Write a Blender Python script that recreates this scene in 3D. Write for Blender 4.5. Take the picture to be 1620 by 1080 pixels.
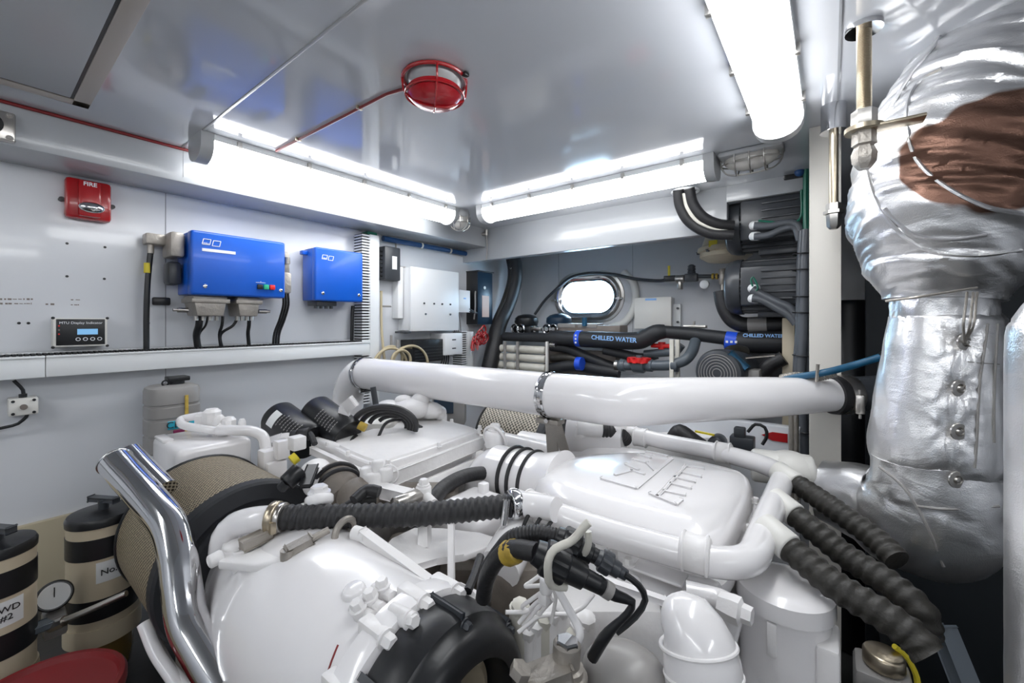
import bpy, bmesh, math, random
from math import sin, cos, pi, radians, atan2, sqrt
from mathutils import Vector as V, Matrix, noise
random.seed(7)
for o in list(bpy.data.objects): bpy.data.objects.remove(o, do_unlink=True)
S = bpy.context.scene
COL = S.collection
# ---------------------------------------------------------------- camera, world, exposure
EYE = 1.55
FPX = 660.0
YAW = radians(37.4)
cam = bpy.data.cameras.new('camera'); camo = bpy.data.objects.new('camera', cam); COL.objects.link(camo)
cam.sensor_width = 36; cam.lens = FPX/1620*36; cam.shift_y = -(540-508)/1620; cam.clip_start = .02
camo.location = (0, 0, EYE); camo.rotation_euler = (pi/2, 0, YAW)
S.camera = camo
W = bpy.data.worlds.new('world'); S.world = W; W.use_nodes = True
bg = W.node_tree.nodes['Background']; bg.inputs[0].default_value = (.50, .76, 1, 1); bg.inputs[1].default_value = 14
S.view_settings.view_transform = 'Standard'; S.view_settings.look = 'None'; S.view_settings.gamma = 1
S.view_settings.use_curve_mapping = False
S.view_settings.exposure = 0.58
LAMP = 9.0
F = V((-sin(YAW), cos(YAW), 0)); R = V((cos(YAW), sin(YAW), 0)); U = V((0, 0, 1)); C0 = V((0, 0, EYE))
def ray(px, py): return F + R*((px-810)/FPX) + U*((508-py)/FPX)
def D(px, py, s): return C0 + ray(px, py)*s                       # a point at a given distance in front of the lens
def X(px, py, x): r = ray(px, py); return C0 + r*(x/r.x)            # ... on the plane x
def Y(px, py, y): r = ray(px, py); return C0 + r*(y/r.y)
def Z(px, py, h): r = ray(px, py); return C0 + r*(h/r.z)            # ... h above (below) eye level
# ---------------------------------------------------------------- materials
MT = {}
def mat(name, col, rough=.5, metal=0, coat=0, spec=.5, emit=0, noise_amt=0, noise_scale=8, bump=0, bump_scale=40, ecol=None, alpha=1, trans=0):
    m = bpy.data.materials.new(name); m.use_nodes = True; nt = m.node_tree; b = nt.nodes['Principled BSDF']
    b.inputs['Base Color'].default_value = (*col, 1); b.inputs['Roughness'].default_value = rough
    b.inputs['Metallic'].default_value = metal; b.inputs['Coat Weight'].default_value = coat
    b.inputs['Coat Roughness'].default_value = .05
    b.inputs['Specular IOR Level'].default_value = spec
    if trans: b.inputs['Transmission Weight'].default_value = trans
    if emit:
        b.inputs['Emission Color'].default_value = (*(ecol or col), 1); b.inputs['Emission Strength'].default_value = emit
    tc = nt.nodes.new('ShaderNodeTexCoord')
    if noise_amt:
        n = nt.nodes.new('ShaderNodeTexNoise'); n.inputs['Scale'].default_value = noise_scale; n.inputs['Detail'].default_value = 6
        nt.links.new(tc.outputs['Object'], n.inputs['Vector'])
        mx = nt.nodes.new('ShaderNodeMix'); mx.data_type = 'RGBA'
        mx.inputs['A'].default_value = (*[c*(1-noise_amt) for c in col], 1); mx.inputs['B'].default_value = (*[min(1, c*(1+noise_amt)) for c in col], 1)
        nt.links.new(n.outputs['Fac'], mx.inputs['Factor']); nt.links.new(mx.outputs['Result'], b.inputs['Base Color'])
    if bump:
        n = nt.nodes.new('ShaderNodeTexNoise'); n.inputs['Scale'].default_value = bump_scale; n.inputs['Detail'].default_value = 4
        nt.links.new(tc.outputs['Object'], n.inputs['Vector'])
        bp = nt.nodes.new('ShaderNodeBump'); bp.inputs['Strength'].default_value = bump; bp.inputs['Distance'].default_value = .01
        nt.links.new(n.outputs['Fac'], bp.inputs['Height']); nt.links.new(bp.outputs['Normal'], b.inputs['Normal'])
    MT[name] = m; return m
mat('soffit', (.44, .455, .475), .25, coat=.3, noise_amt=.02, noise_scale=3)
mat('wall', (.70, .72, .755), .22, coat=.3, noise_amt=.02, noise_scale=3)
mat('ceiling', (.58, .60, .64), .10, coat=.6, bump=.04, bump_scale=3)
mat('hull', (.56, .57, .59), .35, noise_amt=.04, noise_scale=2)
mat('floor', (.05, .05, .05), .5, noise_amt=.3)
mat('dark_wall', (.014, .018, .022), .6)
mat('cream_wall', (.50, .44, .31), .5, noise_amt=.05)
mat('seam', (.30, .31, .33), .5)
mat('post', (.72, .69, .63), .4)
mat('hatch', (.42, .43, .44), .3)
mat('beige_trim', (.50, .45, .40), .4)
mat('duct', (.80, .82, .83), .45)
mat('paint', (.87, .855, .86), .20, coat=.5, noise_amt=.02, noise_scale=12, bump=.03, bump_scale=25)
mat('paint_rough', (.85, .835, .83), .4, coat=.1, noise_amt=.05, noise_scale=25, bump=.12, bump_scale=60)
mat('gap_shade', (.20, .175, .15), .5, noise_amt=.4, noise_scale=20, bump=.2)  # dark filler tone: shade of the gaps between white parts put into colour
mat('white', (.85, .86, .87), .35)
mat('offwhite', (.76, .75, .71), .4)
mat('black', (.012, .013, .015), .35, noise_amt=.2, bump=.05)
mat('rubber', (.020, .020, .022), .48, noise_amt=.4, noise_scale=14, bump=.15, bump_scale=90)
mat('oldrubber', (.028, .026, .022), .5, noise_amt=.5, noise_scale=16, bump=.25, bump_scale=70)
mat('foam', (.022, .024, .028), .55, bump=.05)
mat('charcoal', (.045, .05, .058), .35, bump=.08)
mat('graycable', (.10, .11, .125), .38)
mat('bluebox', (.002, .10, .56), .34, coat=.1)
mat('navy', (.010, .03, .06), .3)
mat('bluepipe', (.01, .06, .19), .4)
mat('sky_blue', (.01, .09, .18), .35, noise_amt=.4, noise_scale=30)
mat('castalu', (.42, .39, .35), .42, metal=.6, noise_amt=.2, bump=.3, bump_scale=60)
mat('steel', (.52, .50, .47), .28, metal=1, noise_amt=.15)
mat('chrome', (.66, .66, .67), .07, metal=1)
mat('brass', (.52, .45, .34), .32, metal=1)
mat('red', (.42, .008, .012), .25, coat=.4)
mat('valvered', (.75, .02, .02), .3)
mat('bucket', (.20, .012, .014), .45)
mat('green', (.02, .42, .22), .35)
mat('gold', (.48, .33, .05), .5, noise_amt=.6, noise_scale=60)
mat('yellow', (.75, .62, .04), .45)
mat('cream', (.60, .52, .38), .38, noise_amt=.06)
mat('amber', (.22, .14, .04), .2, coat=.5, noise_amt=.2)
mat('hose_beige', (.50, .42, .27), .45)
mat('greypvc', (.10, .12, .14), .3)
mat('greycan', (.30, .29, .28), .32, noise_amt=.08)
mat('label', (.80, .82, .82), .5)
mat('txt_white', (.85, .87, .9), .5)
mat('txt_blue', (.30, .55, .95), .5)
mat('txt_black', (.02, .02, .02), .5)
mat('arrow_blue', (.02, .10, .75), .4)
mat('cyan', (.02, .40, .55), .4)
mat('magenta', (.20, .01, .07), .4)
mat('brownbox', (.20, .17, .15), .5, noise_amt=.3)
mat('dirty_white', (.66, .64, .57), .4, noise_amt=.15, noise_scale=18)
mat('lamp', (1, 1, 1), .4, emit=LAMP, ecol=(.97, .985, 1))
mat('lcd', (.10, .22, .35), .3, emit=.5, ecol=(.2, .45, .75))
mat('copper_label', (.55, .33, .24), .4)
mat('glass_frost', (.62, .60, .56), .15, coat=.5)
mat('redglass', (.42, .004, .012), .25, coat=.2)
mat('green_wire', (.01, .14, .09), .4)
def glass(name, col=(1, 1, 1), rough=0):
    m = bpy.data.materials.new(name); m.use_nodes = True; nt = m.node_tree; b = nt.nodes['Principled BSDF']
    b.inputs['Base Color'].default_value = (*col, 1); b.inputs['Roughness'].default_value = rough
    b.inputs['Transmission Weight'].default_value = 1; b.inputs['IOR'].default_value = 1.45; MT[name] = m
glass('clear')
def pane_mat():
    m = bpy.data.materials.new('pane'); m.use_nodes = True; nt = m.node_tree; nt.nodes.clear()
    o = nt.nodes.new('ShaderNodeOutputMaterial'); t = nt.nodes.new('ShaderNodeBsdfTransparent'); g = nt.nodes.new('ShaderNodeBsdfGlossy')
    g.inputs['Roughness'].default_value = .02; mx = nt.nodes.new('ShaderNodeMixShader'); mx.inputs[0].default_value = .06
    nt.links.new(t.outputs[0], mx.inputs[1]); nt.links.new(g.outputs[0], mx.inputs[2]); nt.links.new(mx.outputs[0], o.inputs[0]); MT['pane'] = m
pane_mat()
def mesh_mat(name, scale, lo, hi, rot=45, stripes=0):
    m = mat(name, hi, .45, metal=.25); nt = m.node_tree; b = nt.nodes['Principled BSDF']
    uv = nt.nodes.new('ShaderNodeUVMap'); mp = nt.nodes.new('ShaderNodeMapping'); mp.inputs['Rotation'].default_value[2] = radians(rot)
    mp.inputs['Scale'].default_value = (scale, scale, scale)
    vo = nt.nodes.new('ShaderNodeTexVoronoi'); vo.inputs['Randomness'].default_value = .12; vo.inputs['Scale'].default_value = 1
    cr = nt.nodes.new('ShaderNodeValToRGB'); cr.color_ramp.elements[0].position = .30; cr.color_ramp.elements[0].color = (*lo, 1)
    cr.color_ramp.elements[1].position = .45; cr.color_ramp.elements[1].color = (*hi, 1)
    nt.links.new(uv.outputs[0], mp.inputs[0]); nt.links.new(mp.outputs[0], vo.inputs['Vector']); nt.links.new(vo.outputs['Distance'], cr.inputs[0])
    nt.links.new(cr.outputs[0], b.inputs['Base Color'])
    bp = nt.nodes.new('ShaderNodeBump'); bp.inputs['Strength'].default_value = .8; bp.inputs['Distance'].default_value = .003
    nt.links.new(vo.outputs['Distance'], bp.inputs['Height']); nt.links.new(bp.outputs[0], b.inputs['Normal'])
    return m
mesh_mat('filter_mesh', 125, (.035, .026, .015), (.46, .39, .27))
mesh_mat('filter_mesh_far', 80, (.05, .045, .035), (.42, .38, .31))
def foil(name, col, rough, wr=.5):
    m = bpy.data.materials.new(name); m.use_nodes = True; nt = m.node_tree; b = nt.nodes['Principled BSDF']
    b.inputs['Metallic'].default_value = .93; b.inputs['Base Color'].default_value = (*col, 1); b.inputs['Roughness'].default_value = rough
    tc = nt.nodes.new('ShaderNodeTexCoord')
    mp = nt.nodes.new('ShaderNodeMapping'); mp.inputs['Scale'].default_value = (1, 1, 2.2); nt.links.new(tc.outputs['Object'], mp.inputs[0])
    n1 = nt.nodes.new('ShaderNodeTexNoise'); n1.inputs['Scale'].default_value = 11; n1.inputs['Detail'].default_value = 5; n1.inputs['Distortion'].default_value = 1.2
    nt.links.new(mp.outputs[0], n1.inputs['Vector'])
    n2 = nt.nodes.new('ShaderNodeTexVoronoi'); n2.inputs['Scale'].default_value = 420; nt.links.new(tc.outputs['Object'], n2.inputs['Vector'])
    b1 = nt.nodes.new('ShaderNodeBump'); b1.inputs['Strength'].default_value = wr; b1.inputs['Distance'].default_value = .02
    b2 = nt.nodes.new('ShaderNodeBump'); b2.inputs['Strength'].default_value = .25; b2.inputs['Distance'].default_value = .001
    nt.links.new(n1.outputs['Fac'], b1.inputs['Height']); nt.links.new(n2.outputs['Distance'], b2.inputs['Height'])
    nt.links.new(b1.outputs[0], b2.inputs['Normal']); nt.links.new(b2.outputs[0], b.inputs['Normal'])
    n3 = nt.nodes.new('ShaderNodeTexNoise'); n3.inputs['Scale'].default_value = 7; nt.links.new(tc.outputs['Object'], n3.inputs['Vector'])
    cr = nt.nodes.new('ShaderNodeValToRGB'); cr.color_ramp.elements[0].position = .3; cr.color_ramp.elements[0].color = (*[c*.72 for c in col], 1)
    cr.color_ramp.elements[1].position = .6; cr.color_ramp.elements[1].color = (*col, 1)
    nt.links.new(n3.outputs['Fac'], cr.inputs[0]); nt.links.new(cr.outputs[0], b.inputs['Base Color']); MT[name] = m
foil('foil', (.85, .85, .86), .30, .10)
def foil_patch(center, sx, sz):
    m = MT['foil'].copy(); m.name = 'foil_with_brown_cloth'; nt = m.node_tree; b = nt.nodes['Principled BSDF']
    tc = nt.nodes.new('ShaderNodeTexCoord'); mp = nt.nodes.new('ShaderNodeMapping'); mp.vector_type = 'POINT'
    sb = nt.nodes.new('ShaderNodeVectorMath'); sb.operation = 'SUBTRACT'; sb.inputs[1].default_value = center
    nt.links.new(tc.outputs['Object'], sb.inputs[0]); mp.inputs['Rotation'].default_value = (0, .45, -YAW); mp.inputs['Scale'].default_value = (1/sx, 1/.2, 1/sz)
    nt.links.new(sb.outputs[0], mp.inputs[0]); ln = nt.nodes.new('ShaderNodeVectorMath'); ln.operation = 'LENGTH'
    no = nt.nodes.new('ShaderNodeTexNoise'); no.inputs['Scale'].default_value = 9; nt.links.new(tc.outputs['Object'], no.inputs['Vector'])
    nt.links.new(mp.outputs[0], ln.inputs[0]); ad = nt.nodes.new('ShaderNodeMath'); ad.operation = 'MULTIPLY_ADD'; ad.inputs[1].default_value = .5
    nt.links.new(no.outputs['Fac'], ad.inputs[0]); nt.links.new(ln.outputs['Value'], ad.inputs[2])
    cr = nt.nodes.new('ShaderNodeValToRGB'); cr.color_ramp.elements[0].position = .60; cr.color_ramp.elements[0].color = (1, 1, 1, 1); cr.color_ramp.elements[1].position = .625; cr.color_ramp.elements[1].color = (0, 0, 0, 1)
    sc = nt.nodes.new('ShaderNodeMath'); sc.operation = 'MULTIPLY'; sc.inputs[1].default_value = .5; nt.links.new(ad.outputs[0], sc.inputs[0]); nt.links.new(sc.outputs[0], cr.inputs[0])
    mx = nt.nodes.new('ShaderNodeMix'); mx.data_type = 'RGBA'; old = b.inputs['Base Color'].links[0].from_socket
    nt.links.new(cr.outputs[0], mx.inputs['Factor']); nt.links.new(old, mx.inputs['A']); mx.inputs['B'].default_value = (.17, .095, .07, 1); nt.links.new(mx.outputs['Result'], b.inputs['Base Color'])
    m2 = nt.nodes.new('ShaderNodeMapRange'); m2.inputs['To Min'].default_value = .33; m2.inputs['To Max'].default_value = .42; nt.links.new(cr.outputs[0], m2.inputs[0]); nt.links.new(m2.outputs[0], b.inputs['Roughness'])
    MT['foil_patch'] = m
# ---------------------------------------------------------------- mesh builder
def frame_of(a):
    a = a.normalized(); h = V((0, 0, 1)) if abs(a.z) < .9 else V((0, 1, 0))
    u = h.cross(a).normalized(); return u, a.cross(u)
def catmull(P, step):
    P = [V(p) for p in P]
    if len(P) < 3:
        n = max(1, int((P[1]-P[0]).length/step)); return [P[0].lerp(P[1], i/n) for i in range(n+1)], [i/n for i in range(n+1)]
    out, par = [], []
    Q = [P[0]*2-P[1]] + P + [P[-1]*2-P[-2]]
    for i in range(1, len(Q)-2):
        p0, p1, p2, p3 = Q[i-1:i+3]; n = max(2, int((p2-p1).length/step))
        for k in range(n):
            t = k/n
            out.append(.5*((2*p1)+(p2-p0)*t+(2*p0-5*p1+4*p2-p3)*t*t+(3*p1-p0-3*p2+p3)*t*t*t)); par.append(i-1+t)
    out.append(P[-1]); par.append(len(P)-1)
    m = len(P)-1; return out, [a/m for a in par]
class B:
    def __init__(s): s.bm = bmesh.new(); s.uv = s.bm.loops.layers.uv.new('UVMap')
    def box(s, a, b, bev=.003, M=None, seg=2):
        a, b = V(a), V(b); r = bmesh.ops.create_cube(s.bm, size=1); vs = r['verts']; c = (a+b)/2; d = V([abs(q) for q in (b-a)])
        for v in vs: v.co = V((v.co.x*d.x, v.co.y*d.y, v.co.z*d.z))+c
        if M is not None:
            for v in vs: v.co = M @ v.co
        if bev:
            bev = min(bev, min(d)*.45)
            es = list({e for v in vs for e in v.link_edges}); bmesh.ops.bevel(s.bm, geom=es, offset=bev, segments=seg, affect='EDGES', profile=.5)
        return s
    def bar(s, p0, p1, w, h, bev=.002, up=(0, 0, 1)):
        p0, p1 = V(p0), V(p1); a = (p1-p0); L = a.length; a.normalize(); up = V(up); sd = a.cross(up).normalized(); u2 = sd.cross(a)
        M = Matrix((( a.x, sd.x, u2.x, p0.x), (a.y, sd.y, u2.y, p0.y), (a.z, sd.z, u2.z, p0.z), (0, 0, 0, 1)))
        return s.box((0, -w/2, -h/2), (L, w/2, h/2), bev, M)
    def rings(s, rs, cap=True, closed=False, uvs=None):
        bm = s.bm; vr = [[bm.verts.new(p) for p in r] for r in rs]; n = len(rs[0]); m = len(vr)
        for i in range(m if closed else m-1):
            a, b = vr[i], vr[(i+1) % m]
            for j in range(n):
                k = (j+1) % n
                try: f = bm.faces.new((a[j], a[k], b[k], b[j]))
                except ValueError: continue
                if uvs:
                    c, d, w = uvs[i], uvs[(i+1) % m], uvs[-1]
                    for l, (uu, vv) in zip(f.loops, ((j/n*w, c), ((j+1)/n*w, c), ((j+1)/n*w, d), (j/n*w, d))): l[s.uv].uv = (uu, vv)
        if cap and not closed:
            try: bm.faces.new(vr[0][::-1]); bm.faces.new(vr[-1])
            except ValueError: pass
        return s
    def lathe(s, o, ax, prof, n=32, cap=True):
        o, ax = V(o), V(ax).normalized(); u, v = frame_of(ax); rm = max(r for h, r in prof)
        rs = [[o+ax*h+(u*cos(2*pi*j/n)+v*sin(2*pi*j/n))*max(r, 1e-4) for j in range(n)] for h, r in prof]
        L = [0]
        for i in range(1, len(prof)): L.append(L[-1]+sqrt((prof[i][0]-prof[i-1][0])**2+(prof[i][1]-prof[i-1][1])**2))
        return s.rings(rs, cap, uvs=L+[2*pi*rm])
    def cyl(s, p0, p1, r, r2=None, n=24, bev=0):
        p0, p1 = V(p0), V(p1); L = (p1-p0).length; r2 = r if r2 is None else r2
        if bev: pr = [(0, r-bev), (bev*.4, r-bev*.4), (bev, r), (L-bev, r2), (L-bev*.4, r2-bev*.4), (L, r2-bev)]
        else: pr = [(0, r), (L, r2)]
        return s.lathe(p0, p1-p0, pr, n)
    def tube(s, P, r, n=14, step=.012, corr=None, cap=True, lin=False, twist=0):
        if lin: pts, par = [V(p) for p in P], [i/(len(P)-1) for i in range(len(P))]
        else: pts, par = catmull(P, step if not corr else corr[0]/7)
        rs = []; u = None; Lh = 0; us = []
        for i, p in enumerate(pts):
            a = (pts[min(i+1, len(pts)-1)]-pts[max(i-1, 0)]).normalized()
            if u is None: u, _ = frame_of(a)
            u = (u-a*u.dot(a)).normalized(); v = a.cross(u)
            if i: Lh += (p-pts[i-1]).length
            if callable(r): rr = r(par[i])
            elif isinstance(r, (list, tuple)):
                q = par[i]*(len(r)-1); k = min(int(q), len(r)-2); rr = r[k]+(r[k+1]-r[k])*(q-k)
            else: rr = r
            ring = []
            for j in range(n):
                th = 2*pi*j/n; r2 = rr
                if corr: r2 = rr*(1+corr[1]*sin(2*pi*(Lh/corr[0]+twist*j/n)))
                ring.append(p+(u*cos(th)+v*sin(th))*r2)
            rs.append(ring); us.append(Lh)
        return s.rings(rs, cap, uvs=us+[.3])
    def pipe(s, P, r, bend=None, n=16, seg=7):          # straight runs with rounded corners
        P = [V(p) for p in P]; bend = bend or r*2.2; out = [P[0]]
        for i in range(1, len(P)-1):
            a = (P[i-1]-P[i]); b = (P[i+1]-P[i]); k = min(bend, a.length*.48, b.length*.48); a.normalize(); b.normalize()
            p1, p2 = P[i]+a*k, P[i]+b*k
            for j in range(seg+1):
                t = j/seg; out.append((1-t)**2*p1+2*(1-t)*t*P[i]+t*t*p2)
        out.append(P[-1]); return s.tube(out, r, n, lin=True)
    def torus(s, c, ax, R_, r, n=32, m=10, a0=0, a1=2*pi, sq=1):
        c, ax = V(c), V(ax).normalized(); u, v = frame_of(ax); full = abs(a1-a0-2*pi) < 1e-4; k = n if full else n+1
        rs = []
        for i in range(k):
            th = a0+(a1-a0)*i/n; d = u*cos(th)+v*sin(th)
            rs.append([c+d*(R_+r*cos(2*pi*j/m))+ax*(r*sq*sin(2*pi*j/m)) for j in range(m)])
        return s.rings(rs, True, full)
    def sphere(s, c, r, sc=(1, 1, 1), n=20):
        c = V(c); rs = []
        for i in range(1, n//2):
            a = pi*i/(n//2); rs.append([c+V((sin(a)*cos(2*pi*j/n)*r*sc[0], sin(a)*sin(2*pi*j/n)*r*sc[1], -cos(a)*r*sc[2])) for j in range(n)])
        return s.rings(rs)
    def hexb(s, c, ax, r=.009, h=.008, washer=True):
        c = V(c); ax = V(ax).normalized()
        if washer: s.cyl(c, c+ax*h*.25, r*1.35, n=14)
        s.lathe(c+ax*h*.2, ax, [(0, r), (h*.8, r), (h, r*.82)], 6); return s
    def prism(s, poly, vec, bev=0):
        vec = V(vec); bm = s.bm; a = [bm.verts.new(V(p)) for p in poly]; b = [bm.verts.new(V(p)+vec) for p in poly]; n = len(poly)
        fs = [bm.faces.new(a[::-1]), bm.faces.new(b)]
        for i in range(n): fs.append(bm.faces.new((a[i], a[(i+1) % n], b[(i+1) % n], b[i])))
        if bev:
            es = list({e for f in fs for e in f.edges}); bmesh.ops.bevel(bm, geom=es, offset=bev, segments=2, affect='EDGES', profile=.5)
        return s
    def slab(s, q, th, bev=.002): # q: four points anticlockwise seen from its face; thickness away from the viewer
        q = [V(p) for p in q]; nrm = (q[1]-q[0]).cross(q[3]-q[0]).normalized(); return s.prism(q, -nrm*th, bev)
from mathutils.bvhtree import BVHTree
def skin_of(b): b.bm.normal_update(); return BVHTree.FromBMesh(b.bm)
def on(tree, px, py, off=.002):            # the point where a line of sight meets a surface, lifted off it a little
    p, n, i, d = tree.ray_cast(C0, ray(px, py).normalized())
    if p is None: return None, None
    if n.dot(C0-p) < 0: n = -n
    return p+n*off, n
def seam_on(b, tree, pts, r, off=.001):
    P = [on(tree, x, y, off)[0] for x, y in pts]; P = [p for p in P if p is not None]
    if len(P) > 2: b.tube(P, r, n=6, step=.008)
ORG = {}
def _mesh(name, b, m, org, sharp=38):
    bm = b.bm; bmesh.ops.recalc_face_normals(bm, faces=bm.faces)
    for v in bm.verts: v.co -= org
    me = bpy.data.meshes.new(name); bm.to_mesh(me); bm.free()
    for mm in (m if isinstance(m, (list, tuple)) else [m]): me.materials.append(MT[mm])
    me.shade_smooth(); me.set_sharp_from_angle(angle=radians(sharp)); return me
def thing(name, label, cat, loc, group=None):
    o = bpy.data.objects.new(name, None); COL.objects.link(o); o.location = loc; o.empty_display_size = .05
    o['label'] = label; o['category'] = cat
    if group: o['group'] = group
    ORG[o.name] = V(loc); return o
def part(par, name, b, m, label=None, sharp=38):
    me = _mesh(name, b, m, ORG[par.name], sharp); o = bpy.data.objects.new(name, me); COL.objects.link(o); o.parent = par
    ORG[o.name] = ORG[par.name]
    if label: o['label'] = label
    return o
def solo(name, label, cat, b, m, group=None, kind=None, sharp=38):
    vs = [v.co for v in b.bm.verts]; lo = V([min(v[i] for v in vs) for i in range(3)]); hi = V([max(v[i] for v in vs) for i in range(3)])
    org = V(((lo.x+hi.x)/2, (lo.y+hi.y)/2, lo.z)); me = _mesh(name, b, m, org, sharp)
    o = bpy.data.objects.new(name, me); COL.objects.link(o); o.location = org; ORG[o.name] = org
    if label: o['label'] = label
    if cat: o['category'] = cat
    if group: o['group'] = group
    if kind: o['kind'] = kind
    return o
def struct(name, b, m, label=None): return solo(name, label, None, b, m, kind='structure')
def text(par, name, body, pos, xd, yd, size, m, ext=.0008, align='CENTER', label=None, bold=0):
    cu = bpy.data.curves.new('t', 'FONT'); cu.body = body; cu.size = size; cu.extrude = ext; cu.align_x = align; cu.align_y = 'CENTER'; cu.offset = bold
    t = bpy.data.objects.new('t', cu); me = bpy.data.meshes.new_from_object(t); bpy.data.objects.remove(t)
    xd, yd = V(xd).normalized(), V(yd).normalized(); zd = xd.cross(yd).normalized(); yd = zd.cross(xd)
    M = Matrix(((xd.x, yd.x, zd.x, 0), (xd.y, yd.y, zd.y, 0), (xd.z, yd.z, zd.z, 0), (0, 0, 0, 1)))
    me.transform(Matrix.Translation(V(pos)-ORG[par.name]) @ M); me.materials.clear(); me.materials.append(MT[m])
    o = bpy.data.objects.new(name, me); COL.objects.link(o); o.parent = par; ORG[o.name] = ORG[par.name]
    if label: o['label'] = label
    return o
LWX, LWY = (0, 1, 0), (0, 0, 1)      # text axes on the left wall
BWX, BWY = (1, 0, 0), (0, 0, 1)      # ... on the hull wall
def copy_tree(o, delta, label=None):
    c = o.copy(); COL.objects.link(c); c.location = o.location+V(delta); ORG[c.name] = ORG[o.name]+V(delta)
    if label: c['label'] = label
    for ch in list(o.children): _cp(ch, c)
    return c
def _cp(ch, par):
    k = ch.copy(); COL.objects.link(k); k.parent = par; ORG[k.name] = ORG[par.name]
    for g in list(ch.children): _cp(g, k)
# ================================================================ THE SETTING
CZ = EYE+.672; WX = -2.23; SX = -2.0; BY = 2.30; HY = 3.05
b = B(); b.box((-2.4, -1.9, -.1), (2.3, 3.3, 0), 0); struct('floor', b, 'floor')
b = B(); b.box((-2.4, -1.9, CZ), (2.3, 3.3, CZ+.1), 0); struct('ceiling', b, 'ceiling')
b = B(); b.box((WX-.1, -1.9, 0), (WX, 3.2, CZ), 0); struct('wall_left', b, 'wall')
b = B(); b.box((2.1, -1.9, 0), (2.2, 3.2, CZ), 0); struct('wall_right', b, 'wall')
b = B(); b.box((-2.4, -1.8, 0), (2.2, -1.7, CZ), 0); struct('wall_rear', b, 'wall')
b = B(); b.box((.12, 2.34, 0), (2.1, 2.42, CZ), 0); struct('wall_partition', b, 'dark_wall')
# hull wall with the oval porthole opening
PC = Y(930, 470, HY); PW, PH = .235, .130
def oval(w, h, y, n=48):
    out = []
    for i in range(n):
        a = 2*pi*(i+.5)/n; ca, sa = cos(a), sin(a)
        out.append(V((PC.x+(w-h)*(1 if ca > 0 else -1)+h*ca, y, PC.z+h*sa)))
    return out
b = B()
inn = oval(PW, PH, HY)
x0, x1, z0, z1 = WX-.05, 2.15, 0, CZ
def torect(p):
    d = p-PC; t = 1e9
    if abs(d.x) > 1e-6: t = min(t, ((x1 if d.x > 0 else x0)-PC.x)/d.x)
    if abs(d.z) > 1e-6: t = min(t, ((z1 if d.z > 0 else z0)-PC.z)/d.z)
    return V((PC.x+d.x*t, HY, PC.z+d.z*t))
outr = [torect(p) for p in inn]
b.rings([outr, inn, [p+V((0, .10, 0)) for p in inn]], cap=False)
for cx, cz in ((x0, z0), (x0, z1), (x1, z0), (x1, z1)):
    # fill the corner triangles left by the radial projection
    q = [p for p in outr]
    best = None
    for i in range(len(q)):
        a, c = q[i], q[(i+1) % len(q)]
        if (abs(a.x-cx) < 1e-4 and abs(c.z-cz) < 1e-4) or (abs(c.x-cx) < 1e-4 and abs(a.z-cz) < 1e-4): best = (a, c)
    if best:
        vs = [b.bm.verts.new(p) for p in (best[0], best[1], V((cx, HY, cz)))]; b.bm.faces.new(vs)
struct('wall_back', b, 'hull')
# soffit along the left wall, beam across, post
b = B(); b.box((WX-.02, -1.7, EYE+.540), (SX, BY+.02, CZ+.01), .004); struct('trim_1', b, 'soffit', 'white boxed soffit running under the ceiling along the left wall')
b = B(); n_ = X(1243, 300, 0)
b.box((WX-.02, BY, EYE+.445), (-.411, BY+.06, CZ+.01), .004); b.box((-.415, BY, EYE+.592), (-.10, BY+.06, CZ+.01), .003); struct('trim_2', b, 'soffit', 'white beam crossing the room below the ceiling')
pp = D(1303, 300, 1.454)
b = B(); b.box((pp.x-.040, pp.y-.035, 0), (pp.x+.048, pp.y+.05, CZ), .003); struct('trim_3', b, 'post', 'beige square steel post beside the silver exhaust')
# seams
b = B()
y_ = X(262, 400, WX).y
b.box((WX-.001, y_-.0015, .9), (WX+.0012, y_+.0015, EYE+.54), 0); struct('trim_4', b, 'seam')
y2 = X(290, 260, SX).y
b = B(); b.box((SX-.001, y2-.001, EYE+.56), (SX+.001, y2+.001, CZ), 0); struct('trim_5', b, 'seam')
b = B(); b.box((SX, .502, CZ-.0025), (.6, .510, CZ+.001), .001); struct('trim_6', b, 'hatch')
b = B(); b.box((.014, .0, CZ-.002), (.019, BY, CZ+.001), 0); struct('trim_7', b, 'seam')
for i, px in enumerate((884, 1001)):
    q = Y(px, 420, HY); b = B(); b.box((q.x-.002, HY-.002, 1.2), (q.x+.002, HY+.001, CZ), 0); struct('trim_%d' % (8+i), b, 'seam')
b = B(); b.box((WX-.001, -1.7, 0), (WX+.02, X(172, 802, WX+.02).y, X(165, 800, WX+.02).z), .002); struct('baseboard_left', b, 'cream_wall')
# horizontal ledges low at the hull
b = B(); b.box((WX, 2.62, EYE-.60), (-.55, HY, EYE-.40), .006); struct('trim_10', b, 'wall', 'white ledge along the foot of the hull wall')
b = B(); b.box((-.95, 2.06, .2), (-.10, 2.12, EYE-.44), .004); struct('trim_11', b, 'wall', 'white low panel below the charge pipe')
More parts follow.
